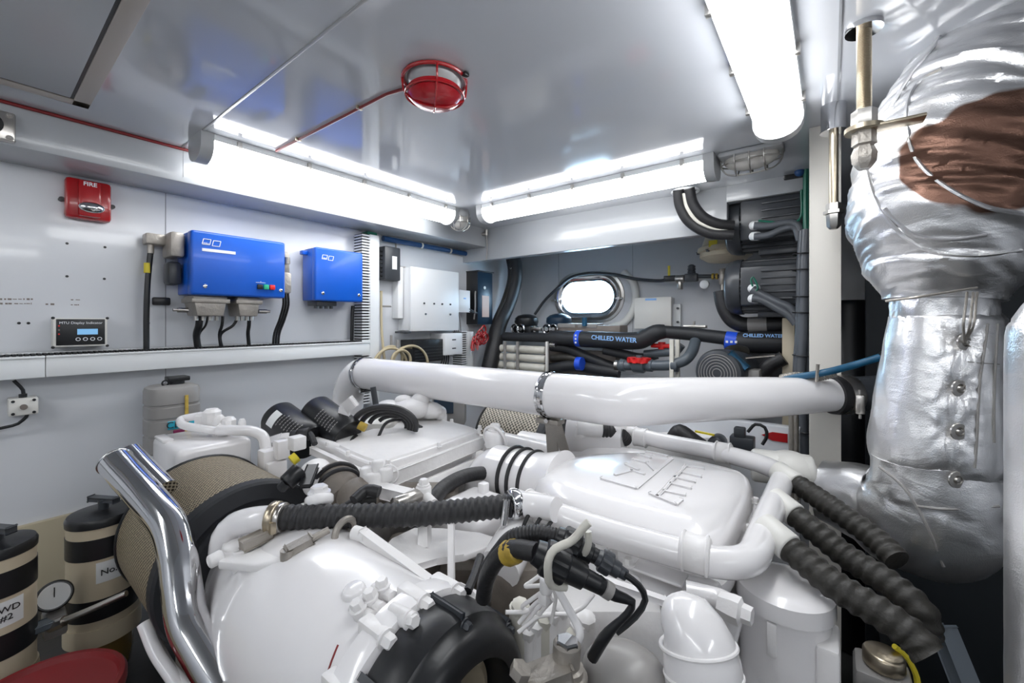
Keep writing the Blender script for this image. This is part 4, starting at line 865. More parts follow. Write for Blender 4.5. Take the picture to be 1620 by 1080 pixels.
# neck with rubber bands
nc = V((-.66, 1.03, EYE-.475))
b = B(); b.lathe(nc, (-1, 0, 0), [(-.05, .105), (0, .090), (.02, .085), (.13, .080), (.16, .078), (.19, .078)], 40); part(E, 'intake_neck', b, 'paint')
for q in (.045, .085, .12): b = B(); b.torus(nc+V((-q, 0, 0)), (1, 0, 0), .084, .006, 40, 8); part(E, 'rubber_band', b, 'rubber')
b = B(); b.tube([nc+V((-.17, 0, 0)), nc+V((-.205, 0, -.015)), nc+V((-.225, -.005, -.06)), nc+V((-.225, -.01, -.22))], .074, n=24); part(E, 'charge_duct', b, 'paint')
b = B(); b.cyl((-1.02, 1.40, EYE-.51), (-.45, 1.42, EYE-.50), .055, n=24); part(E, 'rear_duct', b, 'paint')
# coolant rail round the cover
rz = EYE-.43
rail = [(-.615, .80, rz), (-.35, .80, rz-.005), (-.115, .835, rz-.01), (-.105, 1.44, rz-.005), (-.26, 1.50, rz+.0), (-.50, 1.515, rz), (-.72, 1.53, rz+.02)]
b = B(); b.pipe(rail, .0275, bend=.085, n=20, seg=10); part(E, 'coolant_rail', b, 'paint')
for (x_, y_, ax) in ((-.545, .80, (1, 0, 0)), (-.20, .822, (1, .12, 0)), (-.56, 1.52, (1, 0, 0)), (-.28, 1.503, (1, 0, 0))):
    b = B(); a = V(ax).normalized(); q = V((x_, y_, rz)); b.cyl(q-a*.026, q+a*.026, .033, n=24, bev=.004); o = part(E, 'rail_sleeve', b, 'paint_rough')
    for s_ in (-1, 1): b = B(); b.torus(q+a*.02*s_, a, .034, .0025, 26, 6); part(o, 'clip', b, 'paint_rough')
for (A_, B__) in ((Z(1232, 744, -.43), D(1248, 757, 1.15)), (Z(1222, 788, -.43), D(1240, 802, 1.01)), (Z(1208, 832, -.43), D(1229, 848, .87))): b = B(); b.tube([A_, B__], .024, n=20); part(E, 'hose_port', b, 'paint')
b = B(); b.sphere(V((-.10, 1.52, rz-.02)), .062, (1.2, 1, .9)); b.cyl((-.2, 1.5, rz-.02), (-.04, 1.53, rz-.02), .05, n=20, bev=.01); part(E, 'thermostat_housing', b, 'offwhite')
for q in ((-.14, .90), (-.13, 1.1), (-.14, 1.28), (-.3, 1.38), (-.5, 1.40), (-.45, .80), (-.3, .80)):
    b = B(); b.hexb((q[0]-.02, q[1], h0-.05), (0, 0, 1), .009, .012); part(E, 'bolt', b, 'paint_rough')
b = B(); b.box((-.145, .9, h0-.045), (-.135, 1.26, h0-.02), .001); part(E, 'edge_strip', b, 'greycan')
# bracket and face details on the near side of the cooler
fy = .86
b = B(); q = Y(1262-290, 700, .80)
p0, p1 = Y(948, 850, .82), Y(975, 890, .82); b.box((p0.x, .80, p1.z), (p1.x, .83, p0.z), .004); o = part(E, 'bracket', b, 'paint_rough')
b = B(); b.hexb(Y(963, 857, .80), (0, -1, 0), .010, .012); part(o, 'bolt', b, 'paint')
for (xa, ya, xb_, yb_) in ((905, 905, 1120, 960), (1000, 900, 1080, 925)):
    a, c = Y(xa, ya, .80), Y(xb_, yb_, .80); b = B(); b.box((a.x, .795, c.z), (c.x, .85, a.z), .02, seg=3); part(E, 'casting_boss', b, 'paint')
b = B(); b.cyl(Y(1000, 925, .79), Y(1000, 925, .83), .02, n=20, bev=.004); b.cyl(D(1085, 935, .80), D(1140, 950, .76), .030, n=22, bev=.006); part(E, 'casting_boss', b, 'paint')
b = B(); b.box(Y(905, 925, .79), Y(958, 960, .81), .002); part(E, 'rating_plate', b, 'navy')
# fittings right of the cooler
b = B(); b.pipe([D(1085, 935, .74), D(1140, 948, .72), D(1160, 960, .70), D(1150, 1000, .72), D(1142, 1040, .76)], .018, n=14); part(E, 'side_pipe', b, 'paint')
b = B(); q = D(1158, 962, .69); b.lathe(q, (1, -.1, 0), [(-.02, .018), (.0, .022), (.012, .022), (.016, .015), (.03, .014)], 6); part(E, 'union_nut', b, 'paint_rough')
# white cylinder on the right
cc = D(1240, 890, .80)
b = B(); b.lathe((cc.x, cc.y, EYE-.495), (0, 0, -1), [(0, .05), (.004, .070), (.010, .080), (.04, .081), (.044, .074), (.40, .074), (.41, .084), (.6, .084)], 48); part(E, 'filter_canister', b, 'paint')
b = B(); b.box((cc.x-.02, cc.y-.08, EYE-.60), (cc.x-.005, cc.y-.072, EYE-.54), .002); b.box((cc.x+.05, cc.y-.06, EYE-.95), (cc.x+.085, cc.y+.03, EYE-.56), .008); b.cyl((cc.x+.02, cc.y-.075, EYE-.72), (cc.x+.075, cc.y-.095, EYE-.73), .010, n=12); b.cyl((cc.x-.02, cc.y-.07, EYE-.74), (cc.x+.0, cc.y-.10, EYE-.74), .012, n=12); part(E, 'canister_bracket', b, 'paint_rough')
b = B(); q = D(1190, 900, .84); b.prism([D(1178, 880, .86), D(1196, 890, .86), D(1196, 1090, .86), D(1180, 1090, .86)], R*.012, .002); part(E, 'mounting_plate', b, 'paint_rough')
# near elbow pipe
b = B(); P = [D(1068, 975, .60), D(1085, 985, .585), D(1104, 1020, .57), D(1112, 1065, .56), D(1116, 1130, .56)]; b.tube(P, [.030, .043, .048, .050, .050], n=28); o = part(E, 'elbow_pipe', b, 'paint')
for p in (P[2], P[3]): b = B(); a = (P[3]-P[2]).normalized(); b.torus(p, a, .0485, .003, 36, 8); part(o, 'band', b, 'paint_rough')
# turbo housing, coaxial with the near air filter
TY, TZ = .43, EYE-.60
tc_ = (0, TY, TZ)
b = B(); b.lathe((-1.12, TY, TZ), (1, 0, 0), [(0, .085), (.02, .11), (.07, .125), (.14, .142), (.22, .160), (.29, .168), (.37, .166), (.45, .158), (.53, .152), (.565, .152), (.575, .168), (.60, .170), (.615, .167), (.62, .15)], 72); TT = skin_of(b); part(E, 'turbo_housing', b, 'paint')
b = B(); q = D(382, 945, .86); b.lathe(q, (0, 0, 1), [(-.10, .055), (-.01, .050), (.0, .048), (.012, .040), (.014, .024), (.05, .022), (.055, .018)], 32); part(E, 'actuator_mount', b, 'paint')
for k in range(14):
    a = 2*pi*k/14+.2; q = V((-.525, TY+.160*cos(a), TZ+.160*sin(a)))
    b = B(); b.hexb(q+V((.018, 0, 0)), (1, 0, 0), .011, .016); b.box(q-V((.035, .012, .012)), q+V((.018, .012, .012)), .005); part(E, 'flange_bolt', b, 'paint_rough')
for k, (px, py) in enumerate(((588, 958), (606, 940), (572, 972), (640, 978))):
    q, nn = on(TT, px, py, -.004)
    if q is None: continue
    b = B(); b.cyl(q, q+nn*.020, .012, n=14, bev=.003); b.hexb(q+nn*.018, nn, .010, .012); b.cyl(q+V((-.026, 0, .004)), q+V((.026, 0, .010)), .009, n=10); part(E, 'clamp_bolt', b, 'paint_rough')
b = B(); seam_on(b, TT, [(535, 1020), (525, 1045), (515, 1075)], .0016, .0005); part(E, 'rust_line', b, 'bucket')
b = B(); q, nn = on(TT, 560, 935, -.01); b.cyl(q, q+nn*.018, .022, .018, n=20, bev=.004); part(E, 'casting_boss', b, 'paint')
# lever gear on the housing
b = B()
b.prism([D(345, 888, .80), D(400, 893, .78), D(455, 885, .78), D(466, 872, .80), D(440, 862, .84), D(400, 865, .86), D(380, 850, .90), D(352, 858, .88)], (0, 0, -.016), .004); b.cyl(D(330, 890, .80), D(352, 878, .82), .013, n=14, bev=.003); b.cyl(D(376, 872, .86), D(376, 858, .86), .026, n=20, bev=.004); b.cyl(D(383, 905, .83), D(383, 870, .84), .016, n=14); part(E, 'lever', b, 'paint_rough')
b = B(); a, c = D(455, 872, .79), D(520, 838, .84); b.bar(a, a.lerp(c, .55), .018, .014, .004); b.cyl(a.lerp(c, .5), c, .007, n=10); b.cyl(a-V((0, 0, .015)), a+V((0, 0, .004)), .013, n=12); part(E, 'turnbuckle', b, 'castalu')
b = B(); a, c = D(385, 862, .83), D(425, 843, .87); b.bar(a, c, .02, .016, .004); b.cyl(c, D(440, 835, .88), .009, n=10); part(E, 'clevis', b, 'castalu')
# elbow feeding the horizontal hose
b = B(); b.tube([D(352, 872, .90), D(356, 848, .90), D(372, 830, .90), D(400, 822, .89), D(438, 819, .89)], .026, n=20); part(E, 'hose_elbow', b, 'paint')
b = B(); b.cyl(D(428, 819, .89), D(441, 819, .89), .034, n=24, bev=.003); b.box(D(431, 835, .86)-V((.006, .006, .012)), D(431, 835, .86)+V((.006, .006, .012)), .002); part(E, 'clamp', b, 'brass')
b = B(); b.cyl(D(441, 818, .89), D(450, 818, .89), .030, n=24, bev=.002); part(E, 'clamp', b, 'steel')
b = B(); a, c = D(806, 799, .94), D(822, 796, .95); b.cyl(a, c, .033, n=24, bev=.004); b.cyl(a.lerp(c, .5)+V((0, -.03, .02)), a.lerp(c, .5)+V((0, -.04, -.03)), .009, n=10); part(E, 'clamp', b, 'chrome')
b = B(); b.tube([D(815, 796, .95), D(850, 800, .93), D(880, 806, .90)], .026, n=20); part(E, 'hose_elbow', b, 'paint')
# second row: flat rocker cover on its frame
h1 = -.42
def ZZ(px, py, h=h1): return Z(px, py, h)
q = [ZZ(513, 702), ZZ(596, 740), ZZ(768, 680), ZZ(668, 657)]
def ring_of(q, z, sc, k=2):
    c = sum(q, V((0, 0, 0)))/4; P = []
    for i in range(4):
        a, n_, p_ = q[i], q[(i+1) % 4], q[i-1]; P += [a.lerp(p_, .10), a.lerp(n_, .06)]
    P = chaikin(P, k); return [V((c.x+(p.x-c.x)*sc, c.y+(p.y-c.y)*sc, z)) for p in P]
z_ = EYE+h1
b = B(); b.rings([ring_of(q, z_-.03, 1.0), ring_of(q, z_-.004, 1.0), ring_of(q, z_, .985), ring_of(q, z_+.001, .95), ring_of(q, z_+.007, .93), ring_of(q, z_+.008, .85)]); rc = part(E, 'rocker_cover', b, 'paint_rough')
b = B()
c_ = sum(q, V((0, 0, 0)))/4
b.rings([ring_of(q, z_-.035, 1.045), ring_of(q, z_-.030, 1.05), ring_of(q, z_-.024, 1.045)]); b.rings([ring_of(q, z_-.16, .93), ring_of(q, z_-.032, .96)]); part(E, 'rocker_box', b, 'paint_rough')
for i in range(4):
    for f_ in (.08, .5, .92):
        p = q[i].lerp(q[(i+1) % 4], f_); p = c_+(p-c_)*1.0; b = B(); b.hexb((p.x, p.y, z_-.004), (0, 0, 1), .0075, .014); part(rc, 'bolt', b, 'paint_rough')
# side frame rails around the cover
b = B(); b.bar(ZZ(494, 712, -.44), ZZ(578, 752, -.44), .012, .022, .003); b.bar(ZZ(578, 752, -.44), ZZ(606, 770, -.45), .018, .026, .003); part(E, 'frame_rail', b, 'paint_rough')
b = B(); b.bar(D(602, 764, 1.12), D(772, 696, 1.56), .010, .040, .003); part(E, 'frame_rail', b, 'paint_rough')
b = B(); q1 = D(592, 756, 1.12)
for dx, dz, r_ in ((0, 0, .03), (.03, .01, .02), (-.02, .01, .018), (.01, .03, .016)): b.cyl(q1+R*dx+U*(dz-.02), q1+R*dx+U*(dz+.02), r_, n=14, bev=.005)
b.torus(q1+R*.04+U*.01, F, .025, .003, 18, 6); part(E, 'corner_clamp', b, 'paint_rough')
b = B(); b.bar(D(590, 772, 1.10), D(648, 786, 1.05), .028, .030, .003); part(E, 'frame_rail', b, 'paint_rough'); b = B(); b.cyl(D(624, 798, .99), D(668, 781, 1.07), .017, n=18, bev=.002); part(E, 'cross_tube', b, 'steel'); b = B(); b.box(D(470, 700, 1.25)-V((.02, .02, .02)), D(470, 700, 1.25)+V((.02, .02, .02)), .005); part(E, 'frame_rail', b, 'paint_rough')
b = B(); q1 = D(670, 780, 1.07); b.cyl(q1-V((0, 0, .03)), q1+V((0, 0, .02)), .02, n=14, bev=.004); b.hexb(q1+V((0, 0, .02)), (0, 0, 1), .012, .014); b.cyl(q1, q1+V((.05, -.01, -.01)), .012, n=12); part(E, 'lifting_clamp', b, 'paint_rough')
b = B(); b.bar(D(655, 780, 1.18), D(775, 726, 1.50), .07, .010, .004); b.bar(D(775, 700, 1.52), D(778, 730, 1.50), .035, .035, .004); part(E, 'support_arm', b, 'paint_rough')
b = B(); q1 = D(783, 690, 1.46); b.cyl(q1-V((0, 0, .04)), q1+V((0, 0, .02)), .035, n=20, bev=.008); b.hexb(q1+V((0, 0, .02)), (0, 0, 1), .02, .02); b.torus(q1-V((0, .0, .01)), (0, 1, .3), .048, .005, 24, 8); part(E, 'lifting_eye', b, 'paint_rough')
b = B(); b.cyl(D(778, 700, 1.62), D(870, 722, 1.55), .050, n=22); b.cyl(D(770, 716, 1.50), D(850, 738, 1.40), .016, n=12); part(E, 'cross_duct', b, 'paint')
# curved mounting plate in front and its struts
def flat(name, pts, s_, th=.012, m='paint_rough', bev=.003):
    b = B(); P = [D(*p, s_) if len(p) == 2 else D(*p) for p in pts]; b.prism(P, (0, 0, -th), bev); return part(E, name, b, m)
flat('mounting_plate', [(570, 906, .74), (600, 925, .74), (648, 893, .80), (690, 882, .84), (735, 878, .86), (775, 862, .90), (788, 850, .93), (760, 842, .97), (700, 835, .99), (655, 834, .97), (620, 850, .88)], 0, .014)
b = B(); b.bar(D(672, 830, .93), D(672, 872, .88), .022, .022, .002, up=F); b.bar(D(714, 830, .86), D(714, 945, .78), .012, .012, .002, up=F); part(E, 'upright', b, 'paint_rough')
b = B(); b.bar(D(572, 843, .84), D(700, 938, .75), .014, .018, .003); b.bar(D(700, 936, .75), D(710, 960, .74), .02, .014, .003); b.cyl(D(560, 842, .85), D(580, 848, .84), .014, n=12); part(E, 'brace', b, 'paint_rough')
b = B(); b.torus(D(546, 842, .86), (1, .2, 0), .026, .007, 24, 8); b.bar(D(556, 830, .9), D(560, 880, .84), .02, .015, .003, up=F); part(E, 'pipe_clip', b, 'castalu')
b = B(); q1 = D(752, 800, 1.10); b.box(q1-V((.085, .09, .09)), q1+V((.085, .09, .012)), .02, seg=3); q1 = D(765, 780, 1.16); b.box(q1-V((.012, .012, .03)), q1+V((.012, .012, .03)), .004); q1 = D(722, 800, 1.02); b.box(q1-V((.014, .012, .03)), q1+V((.014, .012, .02)), .004); part(E, 'pump_body', b, 'paint')
b = B(); b.tube([D(790, 900, .86), D(812, 860, .92), D(830, 835, .98), D(850, 812, 1.02)], .045, n=20); part(E, 'oil_pipe', b, 'paint')
for (px, py, s_) in ((858, 835, .93), (845, 822, .95), (871, 846, .91)): b = B(); b.torus(D(px, py, s_), D(900, 870, .9)-D(800, 800, 1.0), .044, .0045, 28, 8); part(E, 'rubber_band', b, 'rubber')
# bellows ring between: dark arcs
b = B(); b.tube([D(520, 838, .98), D(535, 815, 1.0), D(560, 795, 1.02), D(595, 790, 1.04)], .012, n=10); part(E, 'harness', b, 'rubber')
for (px, py, r_, s_, m) in ((503, 758, .042, 1.16, 'paint_rough'), (535, 770, .055, 1.14, 'gap_shade'), (570, 795, .05, 1.08, 'gap_shade')):
    b = B(); b.lathe(D(px, py, s_), (1, -.3, -.25), [(-.05, r_*.8), (-.04, r_), (.02, r_), (.035, r_*.85), (.05, r_*.5)], 28); part(E, 'pump_housing', b, m)
for (o_, r_) in ((-.02, .058), (.01, .058)): b = B(); b.torus(D(535, 770, 1.14)+V((1, -.3, -.25)).normalized()*o_, (1, -.3, -.25), r_, .006, 30, 8); part(E, 'v_belt', b, 'rubber')
b = B(); b.cyl(D(505, 800, .92), D(505, 782, .93), .030, n=18, bev=.006); b.hexb(D(505, 780, .93), (0, 0, 1), .018, .015); b.box(D(500, 800, .92)-V((.05, .03, .04)), D(500, 800, .92)+V((.04, .03, .0)), .012); part(E, 'oil_cap', b, 'paint')
b = B(); b.cyl(D(452, 765, 1.05), D(475, 742, 1.08), .022, n=16, bev=.004); b.cyl(D(445, 772, 1.05), D(455, 762, 1.05), .013, n=12); part(E, 'sensor', b, 'black')
b = B(); b.cyl(D(461, 729, 1.09), D(470, 722, 1.1), .014, n=12); part(E, 'sensor_tag', b, 'yellow')
b = B(); b.bar(D(483, 768, 1.05), D(495, 738, 1.12), .025, .012, .003); part(E, 'harness_clip', b, 'black')
# back left: header tank and its pipework
za = EYE-.47
p0, p1, p2, p3 = Z(240, 694, -.47), Z(392, 735, -.47), Z(420, 690, -.47), Z(285, 672, -.47)
b = B(); xs = [p.x for p in (p0, p1, p2, p3)]; ys = [p.y for p in (p0, p1, p2, p3)]
hx0, hx1, hy0, hy1 = -1.79, -1.515, .373, .575; za = EYE-.38
b.box((hx0, hy0, za-.4), (hx1, hy1, za), .02, seg=3); b.box((hx0+.03, hy0+.0, za-.004), (hx1-.15, hy0+.03, za+.006), .004); part(E, 'header_tank', b, 'paint')
b = B(); ph = -.445
b.pipe([D(318, 657, 1.42), D(284, 663, 1.42), D(288, 673, 1.36), D(345, 682, 1.36), D(352, 672, 1.4)], .013, n=12); b.pipe([D(345, 680, 1.36), D(400, 681, 1.36), D(418, 690, 1.36), D(421, 715, 1.36)], .017, n=12); part(E, 'tank_pipe', b, 'paint')
for (px, py, r_) in ((320, 658, .022), (335, 652, .028), (350, 678, .026), (362, 665, .022), (345, 662, .02), (383, 668, .012)):
    b = B(); p = D(px, py+6, 1.40); b.lathe(p-V((0, 0, .03)), (0, 0, 1), [(0, r_*.8), (.02, r_), (.045, r_), (.055, r_*.6)], 8); part(E, 'fitting', b, 'paint_rough')
for (px, py, w_, hh) in ((425, 715, .05, .06), (433, 732, .06, .14), (445, 700, .04, .05)):
    b = B(); p = D(px, py, 1.33); b.box(p-V((w_/2, w_/2, hh)), p+V((w_/2, w_/2, .01)), .006); part(E, 'mounting_block', b, 'paint')
b = B(); b.cyl(D(420, 702, 1.42), D(448, 693, 1.42), .022, n=6); b.cyl(D(448, 693, 1.42), D(465, 690, 1.42), .018, n=14); part(E, 'union_nut', b, 'paint')
b = B(); b.cyl(D(462, 690, 1.42), D(473, 688, 1.42), .021, n=14, bev=.003); b.cyl(D(473, 688, 1.42), D(490, 686, 1.42), .022, n=14, bev=.003); b.tube([D(490, 686, 1.42), D(494, 692, 1.4), D(498, 702, 1.38)], .010, n=8); part(E, 'connector', b, 'rubber')
b = B(); b.tube([D(443, 692, 1.48), D(455, 675, 1.5), D(470, 664, 1.5), D(480, 670, 1.48)], .008, n=8); part(E, 'harness', b, 'rubber')
# filter head bracket and its lifting tongue
def blk(name, px0, py0, px1, py1, s_, dp, m='paint_rough', bev=.01, lab=None):
    a, c = D(px0, py0, s_), D(px1, py1, s_); cc_ = (a+c)/2; w_ = (px1-px0)/FPX*s_; h_ = (py1-py0)/FPX*s_
    M = Matrix(((R.x, F.x, 0, cc_.x), (R.y, F.y, 0, cc_.y), (0, 0, 1, cc_.z), (0, 0, 0, 1))); b = B(); b.box((-w_/2, 0, -h_/2), (w_/2, dp, h_/2), bev, M); return part(E, name, b, m, lab)
blk('filter_head', 482, 672, 552, 700, 1.55, .12); blk('filter_head', 408, 672, 445, 684, 1.60, .10)
b = B(); b.bar(D(543, 665, 1.5), D(546, 645, 1.5), .035, .012, .003, up=F); b.bar(D(546, 646, 1.5), D(560, 634, 1.46), .035, .012, .003, up=F); part(E, 'lifting_tongue', b, 'paint')
b = B(); b.cyl(D(490, 690, 1.5), D(560, 677, 1.6), .022, n=16); b.cyl(D(500, 700, 1.45), D(540, 712, 1.4), .02, n=16); part(E, 'fuel_pipe', b, 'paint_rough')
# knobbly white casting behind the hose loops
b = B(); c = D(650, 645, 1.75)
for (dx, dz, r_, sc) in ((0, 0, .075, (1.3, 1, .6)), (-.09, .0, .055, (1.2, 1, .6)), (.08, -.01, .05, (1.3, 1, .7)), (.04, .035, .035, (1.2, 1, .8)), (-.03, .03, .035, (1.2, 1, .7)), (.12, -.02, .03, (1, 1, 1))):
    b.sphere(c+R*dx+U*dz, r_, sc, 20)
part(E, 'casting', b, 'paint_rough')
blk('vent_cabinet', 684, 624, 735, 672, 2.05, .08, 'greycan', .004); blk('vent_grille', 686, 630, 717, 654, 2.04, .02, 'navy', .002)
b = B(); b.cyl(D(590, 612, 1.72), D(596, 648, 1.72), .012, n=10); part(E, 'support_rod', b, 'charcoal')
blk('rear_casting', 600, 655, 700, 690, 1.75, .15, 'paint_rough', .03); blk('rear_casting', 560, 668, 620, 700, 1.6, .15, 'offwhite', .03)
blk('rear_casting', 700, 690, 1220, 760, 1.85, .10, 'paint_rough', .03); blk('sump_side', 860, 760, 1180, 860, 1.6, .1, 'gap_shade', .03)
b = B(); b.lathe(D(905, 680, 1.62), (1, .2, 0), [(-.02, .02), (0, .085), (.02, .095), (.06, .095), (.09, .08), (.2, .07)], 36); part(E, 'compressor_inlet', b, 'paint')
b = B(); b.cyl(D(912, 676, 1.5), D(952, 680, 1.5), .028, n=18, bev=.004); b.tube([D(918, 690, 1.5), D(918, 678, 1.5), D(930, 676, 1.5)], .02, n=12); part(E, 'vent_pipe', b, 'paint_rough')
b = B(); b.tube([D(948, 680, 1.5), D(965, 682, 1.5), D(982, 688, 1.52), D(990, 696, 1.55)], .024, n=16, corr=(.012, .06)); part(E, 'vent_hose', b, 'rubber')
# hoses and harnesses across the valley
b = B(); b.tube([D(655, 850, 1.0), D(668, 815, 1.05), D(688, 787, 1.10), D(706, 768, 1.16), D(735, 753, 1.22), D(768, 748, 1.28), D(796, 753, 1.3)], .020, n=16); part(E, 'black_hose', b, 'rubber')
b = B()
for k in range(4):
    P = []
    for i in range(14):
        a = -pi*.08+pi*(1.2-.1*k)*i/13; P.append(D(608+4*k+(50-9*k)*cos(a), 674-(31-5*k)*sin(a), 1.52+.03*k))
    b.tube(P, .011-.001*k, n=8)
b.tube([D(598, 692, 1.50), D(612, 668, 1.55), D(640, 664, 1.6), D(668, 676, 1.62)], .006, n=6)
b.tube([D(563, 690, 1.5), D(550, 705, 1.42), D(540, 712, 1.4)], .009, n=8); part(E, 'harness_loop', b, 'rubber')
b = B(); b.cyl(D(568, 672, 1.50), D(579, 677, 1.50), .015, n=12); part(E, 'harness_tag', b, 'gold')
b = B(); b.tube([D(560, 792, .99), D(580, 775, 1.02), D(600, 778, 1.02)], .014, n=10); part(E, 'harness', b, 'rubber'); b = B(); b.tube([D(740, 935, .72), D(752, 905, .76), D(760, 880, .8)], .008, n=8); part(E, 'harness', b, 'rubber')
# injector lines: thin white tubes in the middle
lines = [[(866, 925), (828, 928), (846, 916), (862, 903)], [(863, 932), (824, 960), (834, 966), (862, 971), (902, 971), (923, 960), (940, 939)], [(866, 940), (845, 956), (821, 985)], [(870, 944), (850, 962), (828, 990)], [(874, 948), (858, 965), (836, 995)], [(800, 968), (830, 968), (858, 956)], [(875, 925), (880, 945), (872, 985)], [(820, 1000), (850, 975), (870, 972)]]
for L_ in lines: b = B(); b.pipe([D(p[0], p[1], .63+.006*i) for i, p in enumerate(L_)], .0031, n=10); part(E, 'injector_line', b, 'paint_rough')
b = B(); b.pipe([D(868, 918, .60), D(878, 925, .60), D(912, 985, .59), D(919, 1002, .58), D(913, 1018, .58)], .0058, n=12); part(E, 'injector_line', b, 'paint')
b = B(); q = D(864, 925, .625); b.cyl(q-V((0, 0, .012)), q+V((0, 0, .012)), .010, n=14, bev=.003); b.box(q+V((-.012, -.006, -.03)), q+V((.004, .008, -.012)), .003); part(E, 'line_clamp', b, 'paint_rough')
b = B(); b.bar(D(945, 915, .70), D(1052, 951, .70), .010, .010, .003); part(E, 'injector_rail', b, 'paint')
for k in range(9):
    px, py = 822+k*13, 958+((k*37) % 46); b = B(); p = D(px, py, .72); b.lathe(p-V((0, 0, .02)), (.2, -.2, 1), [(0, .012), (.015, .015), (.03, .015), (.035, .008)], 8); b.cyl(p, p-V((0, 0, .08)), .018, n=12); part(E, 'pipe_union', b, 'paint_rough' if k % 3 else 'dirty_white')
blk('valley_casting', 770, 900, 900, 1010, .86, .12, 'gap_shade', .03); blk('valley_casting', 690, 900, 800, 960, .95, .12, 'gap_shade', .02); blk('valley_casting', 560, 780, 720, 830, 1.15, .1, 'gap_shade', .02); blk('valley_casting', 600, 870, 720, 960, .98, .1, 'gap_shade', .02)
# big black connectors with their bracket
def plug(a, c, r_, m='black'):
    a, c = V(a), V(c); L = (c-a).length; ax = (c-a).normalized(); u, v = frame_of(ax); n = 40
    def rg(h, r, k): return [a+ax*h+(u*cos(2*pi*j/n)+v*sin(2*pi*j/n))*(r*(1+(k if j % 4 < 2 else 0))) for j in range(n)]
    b = B(); b.rings([rg(0, r_*.7, 0), rg(L*.12, r_*.8, 0), rg(L*.14, r_, 0), rg(L*.18, r_, .08), rg(L*.45, r_, .08), rg(L*.48, r_, 0), rg(L*.50, r_*.78, 0), rg(L*.75, r_*.72, 0), rg(L*.77, r_*.55, 0), rg(L, r_*.5, 0)]); return b
PG = thing('cable_plug', 'black threaded cable plug lying lower in the white bracket, nearest the engine front', 'cable plug', D(900, 930, .55), 'black threaded cable plugs')
part(PG, 'plug_body', plug(D(846, 872, .57), D(950, 926, .56), .0225), 'black', sharp=25)
b = B(); b.tube([D(765, 945, .66), D(770, 915, .64), D(786, 885, .62), D(812, 868, .60), D(850, 874, .572)], .013, n=12); part(PG, 'cable', b, 'rubber')
b = B(); b.tube([D(945, 923, .56), D(975, 942, .56), D(1000, 952, .56), D(993, 970, .56), D(972, 990, .565), D(955, 1010, .57), D(937, 1040, .58)], [.012, .007, .005, .005, .008, .008], n=10); part(PG, 'tail_cable', b, 'black')
b = B(); b.lathe(D(800, 876, .612), D(828, 868, .59)-D(800, 876, .612), [(0, .013), (.002, .0165), (.008, .018), (.013, .016), (.018, .0175), (.026, .016), (.028, .013)], 16); part(PG, 'yellow_tape', b, 'gold')
b = B(); b.cyl(D(955, 929, .558), D(966, 936, .558), .0115, n=14); part(PG, 'printed_sleeve', b, 'greycan')
PG = thing('cable_plug', 'black threaded cable plug lying higher and further right in the white bracket', 'cable plug', D(940, 890, .58), 'black threaded cable plugs')
part(PG, 'plug_body', plug(D(880, 848, .60), D(955, 886, .585), .0195), 'black', sharp=25)
part(PG, 'plug_tip', plug(D(944, 880, .585), D(991, 910, .575), .0150), 'charcoal', sharp=25)
b = B(); b.tube([D(770, 900, .68), D(790, 872, .65), D(812, 850, .62), D(850, 843, .61), D(884, 850, .60)], .0115, n=12, corr=(.005, .06)); part(PG, 'cable', b, 'rubber')
b = B(); b.tube([D(988, 908, .57), D(1010, 925, .57), D(1021, 948, .57), D(1005, 975, .57), D(975, 1000, .57)], .0045, n=8); part(PG, 'tail_cable', b, 'black')
b = B(); b.tube([D(932, 826, .55), D(925, 832, .55), D(912, 848, .55), D(900, 858, .55), D(878, 868, .545), D(868, 885, .54), D(867, 908, .54), D(872, 925, .55), D(895, 928, .56)], .0055, n=10); b.tube([D(930, 840, .57), D(931, 860, .57), D(925, 875, .58)], .005, n=8); part(E, 'plug_bracket', b, 'dirty_white')
# black belt guard
b = B(); gx = -.55
b.lathe((-.505, TY, TZ+.012), (1, 0, 0), [(0, .143), (.01, .150), (.055, .150), (.07, .147), (.075, .141), (.088, .138), (.10, .130), (.105, .118), (.103, .098), (.06, .092), (.0, .09)], 72, cap=False); bgd = part(E, 'belt_guard', b, 'black')
for k in range(7):
    a = 2*pi*k/7+.55; b = B(); p = V((-.43, TY+.141*cos(a), TZ+.012+.141*sin(a))); b.hexb(p, (1, 0, 0), .007, .010); b.bar(V((-.505, TY+.152*cos(a), TZ+.012+.152*sin(a))), V((-.435, TY+.149*cos(a), TZ+.012+.149*sin(a))), .008, .006, .002, up=(0, -sin(a), cos(a))); part(bgd, 'guard_bolt', b, 'charcoal')
b = B(); b.lathe((-.49, TY, TZ+.012), (1, 0, 0), [(0, .086), (.045, .086), (.05, .075), (.0, .073)], 60, cap=False); part(E, 'pulley_rim', b, 'cream')
b = B(); b.lathe((-.50, TY, TZ+.012), (1, 0, 0), [(0, .072), (.01, .072), (.02, .05), (.04, .04), (.045, .002)], 40); part(E, 'pulley_hub', b, 'black')
